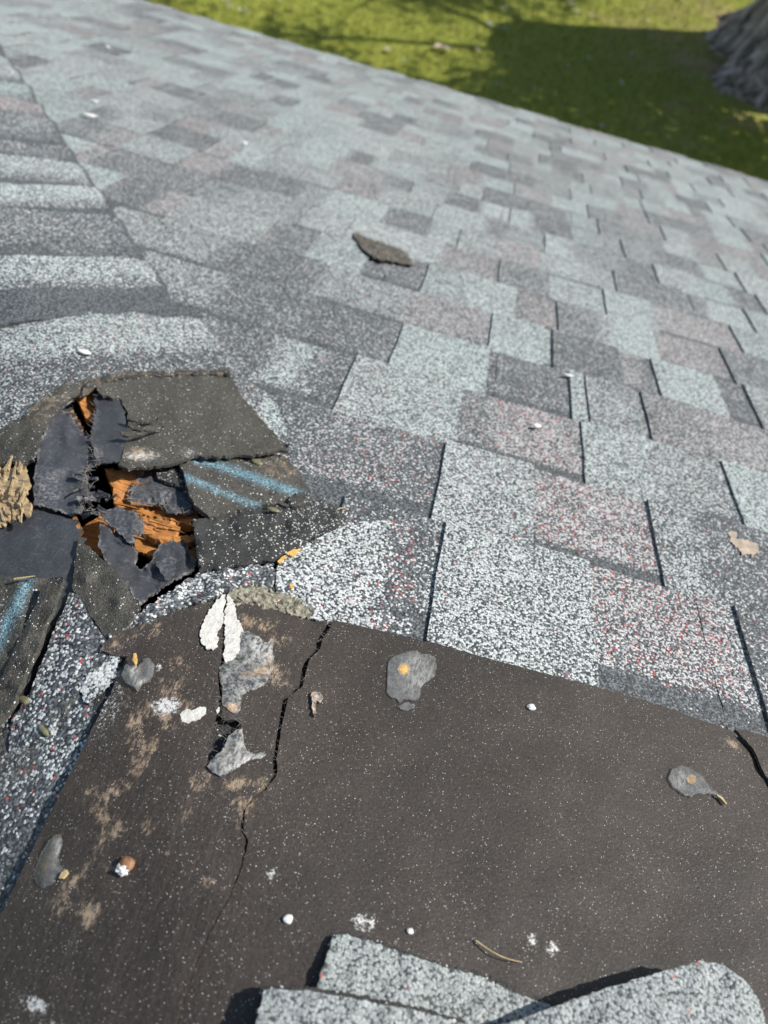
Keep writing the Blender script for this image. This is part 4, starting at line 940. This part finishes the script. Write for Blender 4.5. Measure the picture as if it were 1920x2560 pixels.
# ------------------------------------------------------------------ tree and sprigs on the lawn
def tree():
    t = bpy.data.objects.new('tree', None); COL.objects.link(t); t.location = TREE
    thing(t, 'big tree with furrowed grey bark at the lawn\'s right', 'tree')
    verts, faces = [], []
    hs = [-.1, 0, .05, .1, .16, .23, .31, .4, .5, .62, .75, .9, 1.1, 1.35, 1.65, 2.0, 2.5, 3.0, 3.5, 4.0]
    m = 260
    for h in hs:
        hh = max(h, 0)
        for k in range(m):
            a = k/m*2*math.pi
            flare = .30*math.exp(-hh/.30)*(1+.55*math.sin(a*5+1.1)+.3*math.sin(a*9)) + .26*math.exp(-hh/.75)
            r = .80 + flare - .02*hh
            fur = abs(mnoise.noise(Vector((math.cos(a)*9, math.sin(a)*9, h*.45))))*.6 + abs(mnoise.noise(Vector((math.cos(a)*19, math.sin(a)*19, h*.8+4))))*.35
            r += .22*(fur-.16)*(1+.4*math.exp(-hh/.4))
            verts.append((r*math.cos(a), r*math.sin(a), h))
    for j in range(len(hs)-1):
        for k in range(m): faces.append((j*m+k, j*m+(k+1) % m, (j+1)*m+(k+1) % m, (j+1)*m+k))
    bm = bmesh.new(); bmv = [bm.verts.new(v) for v in verts]
    for f in faces: bm.faces.new([bmv[i] for i in f])
    rt = random.Random(3)
    tips = []
    def limb(p, d, L, r, depth):
        pts = [p]; q = p.copy(); dd = d.copy()
        for i in range(5):
            dd = (dd + Vector((rt.uniform(-.18, .18), rt.uniform(-.18, .18), rt.uniform(-.02, .16)))).normalized(); q = q + dd*L/5; pts.append(q)
        v, f = fibre('', pts, r, None)
        bs = [bm.verts.new(x) for x in v]
        for g in f: bm.faces.new([bs[i] for i in g])
        if depth:
            for i in range(3 if depth > 1 else 4):
                nd = (dd + Vector((rt.uniform(-.9, .9), rt.uniform(-.9, .9), rt.uniform(-.1, .5)))).normalized(); limb(pts[rt.choice([3, 4, 5])], nd, L*.62, r*.42, depth-1)
        else: tips.append(pts)
    for k in range(6):
        a = k*1.05+.3; limb(Vector((0, 0, 3.7+.08*k)), Vector((math.cos(a)*.8, math.sin(a)*.8, .7)).normalized(), 3.0, .055, 2)
    for k in range(4): limb(Vector((0, -.3, 3.3)), Vector((-.6+.45*k, -1, .45)).normalized(), 2.2, .06, 1)
    me = bpy.data.meshes.new('m'); bm.to_mesh(me); bm.free(); me.polygons.foreach_set('use_smooth', [True]*len(me.polygons))
    o = link('trunk', me, M_BARK); o.parent = t
    LV, LF = [], []
    for pts in tips:
        for _ in range(110):
            p = rt.choice(pts[2:]) + Vector((rt.uniform(-.5, .5), rt.uniform(-.5, .5), rt.uniform(-.4, .4)))
            a = Vector((rt.uniform(-1, 1), rt.uniform(-1, 1), rt.uniform(-.6, .6))).normalized()*.10; b = a.cross(Vector((rt.uniform(-1, 1), rt.uniform(-1, 1), 1))).normalized()*.045
            n = len(LV); LV += [p, p+a*.5+b, p+a, p+a*.5-b]; LF.append((n, n+1, n+2, n+3))
    for _ in range(7500):  # low leaf mass out of frame, added to shade the near right lawn
        q = Vector((rt.gauss(0, 1), rt.gauss(0, 1), rt.gauss(0, 1))); q = q.normalized()*rt.random()**.33
        p = Vector((.8+q.x*2.3, -1.55+q.y*1.25, 3.0+q.z*.6))
        a = Vector((rt.uniform(-1, 1), rt.uniform(-1, 1), rt.uniform(-.6, .6))).normalized()*.11; b = a.cross(Vector((rt.uniform(-1, 1), rt.uniform(-1, 1), 1))).normalized()*.048
        n = len(LV); LV += [p, p+a*.5+b, p+a, p+a*.5-b]; LF.append((n, n+1, n+2, n+3))
    o = link('crown_with_shade_leaves', mesh_from(LV, LF), M_GREENLEAF); o.parent = t
tree()
def sprig_mesh(seed, n=11, size=.05):
    rt = random.Random(seed); V, Fc, SP = [], [], []
    for k in range(3):
        a = rt.uniform(0, 6.28); pts = [Vector((math.cos(a)*t*size*1.6, math.sin(a)*t*size*1.6, .02+.02*math.sin(t*3))) for t in (0, .33, .66, 1)]; SP += pts[1:]
        v, f = fibre('', pts, .003, None); m = len(V); V += v; Fc += [tuple(i+m for i in q) for q in f]
    for k in range(n):
        c = rt.choice(SP); a = Vector((rt.uniform(-1, 1), rt.uniform(-1, 1), rt.uniform(-.3, .6))).normalized()*rt.uniform(.012, .024)
        b = a.cross(Vector((rt.uniform(-.5, .5), rt.uniform(-.5, .5), 1))).normalized()*rt.uniform(.006, .013); m = len(V)
        c = c + a*.8; V += [c-a, c+b+Vector((0, 0, .004)), c+a, c-b-Vector((0, 0, .003))]; Fc.append((m, m+1, m+2, m+3))
    return mesh_from(V, Fc, False)
SPR = [sprig_mesh(s) for s in range(5)]
LEAFM = mesh_from([(-.05, 0, .03), (-.02, .028, .045), (.025, .03, .04), (.06, 0, .03), (.02, -.03, .05), (-.025, -.026, .04), (0, 0, .028)], [(0, 1, 6), (1, 2, 6), (2, 3, 6), (3, 4, 6), (4, 5, 6), (5, 0, 6)])
spots = [(572, 22, 1.4), (605, 42, 1.3), (1270, 28, 1.3), (1425, 18, 1.5), (1440, 36, 1.2), (1475, 45, 1.0), (1095, 128, 1.1), (1112, 132, 1.0), (1230, 72, 1.4), (1262, 78, 1.3), (1245, 215, .8), (1575, 138, .9), (1470, 155, .9), (1415, 170, .8), (1545, 213, 1.0), (968, 134, .9), (1010, 158, .7), (1510, 322, 1.0), (1190, 132, .8), (1765, 15, 1.3), (1700, 12, 1.0), (1775, 130, 1.2), (1790, 150, 1.2), (1620, 60, .8), (820, 100, .7), (1800, 330, .8), (1330, 225, .7), (700, 12, .8)]
for i, (x, y, s) in enumerate(spots):
    me = SPR[i % 5]
    leafy = (x, y) in ((1095, 128), (1112, 132), (1190, 132), (968, 134), (1775, 130), (1790, 150))
    if leafy: me = LEAFM
    p = ground_at(x, y); o = link('fallen_leaf' if leafy else 'fallen_sprig', me, M_LEAF if leafy else M_PETAL)
    p.z = GROUND + .05*mnoise.noise(Vector((p.x*.4, p.y*.4, 0))) + .01
    o.location = p; o.rotation_euler = (0, 0, i*1.7); s *= 1.1 if leafy else .72; o.scale = (s, s, s)
    if leafy: thing(o, 'curled tan dry leaf lying on the lawn', 'leaf', 'tan dry leaves on the lawn')
    else: thing(o, 'small cream sprig fallen on the lawn', 'sprig', 'cream sprigs scattered on the lawn')

for m in bpy.data.materials: m.use_backface_culling = False
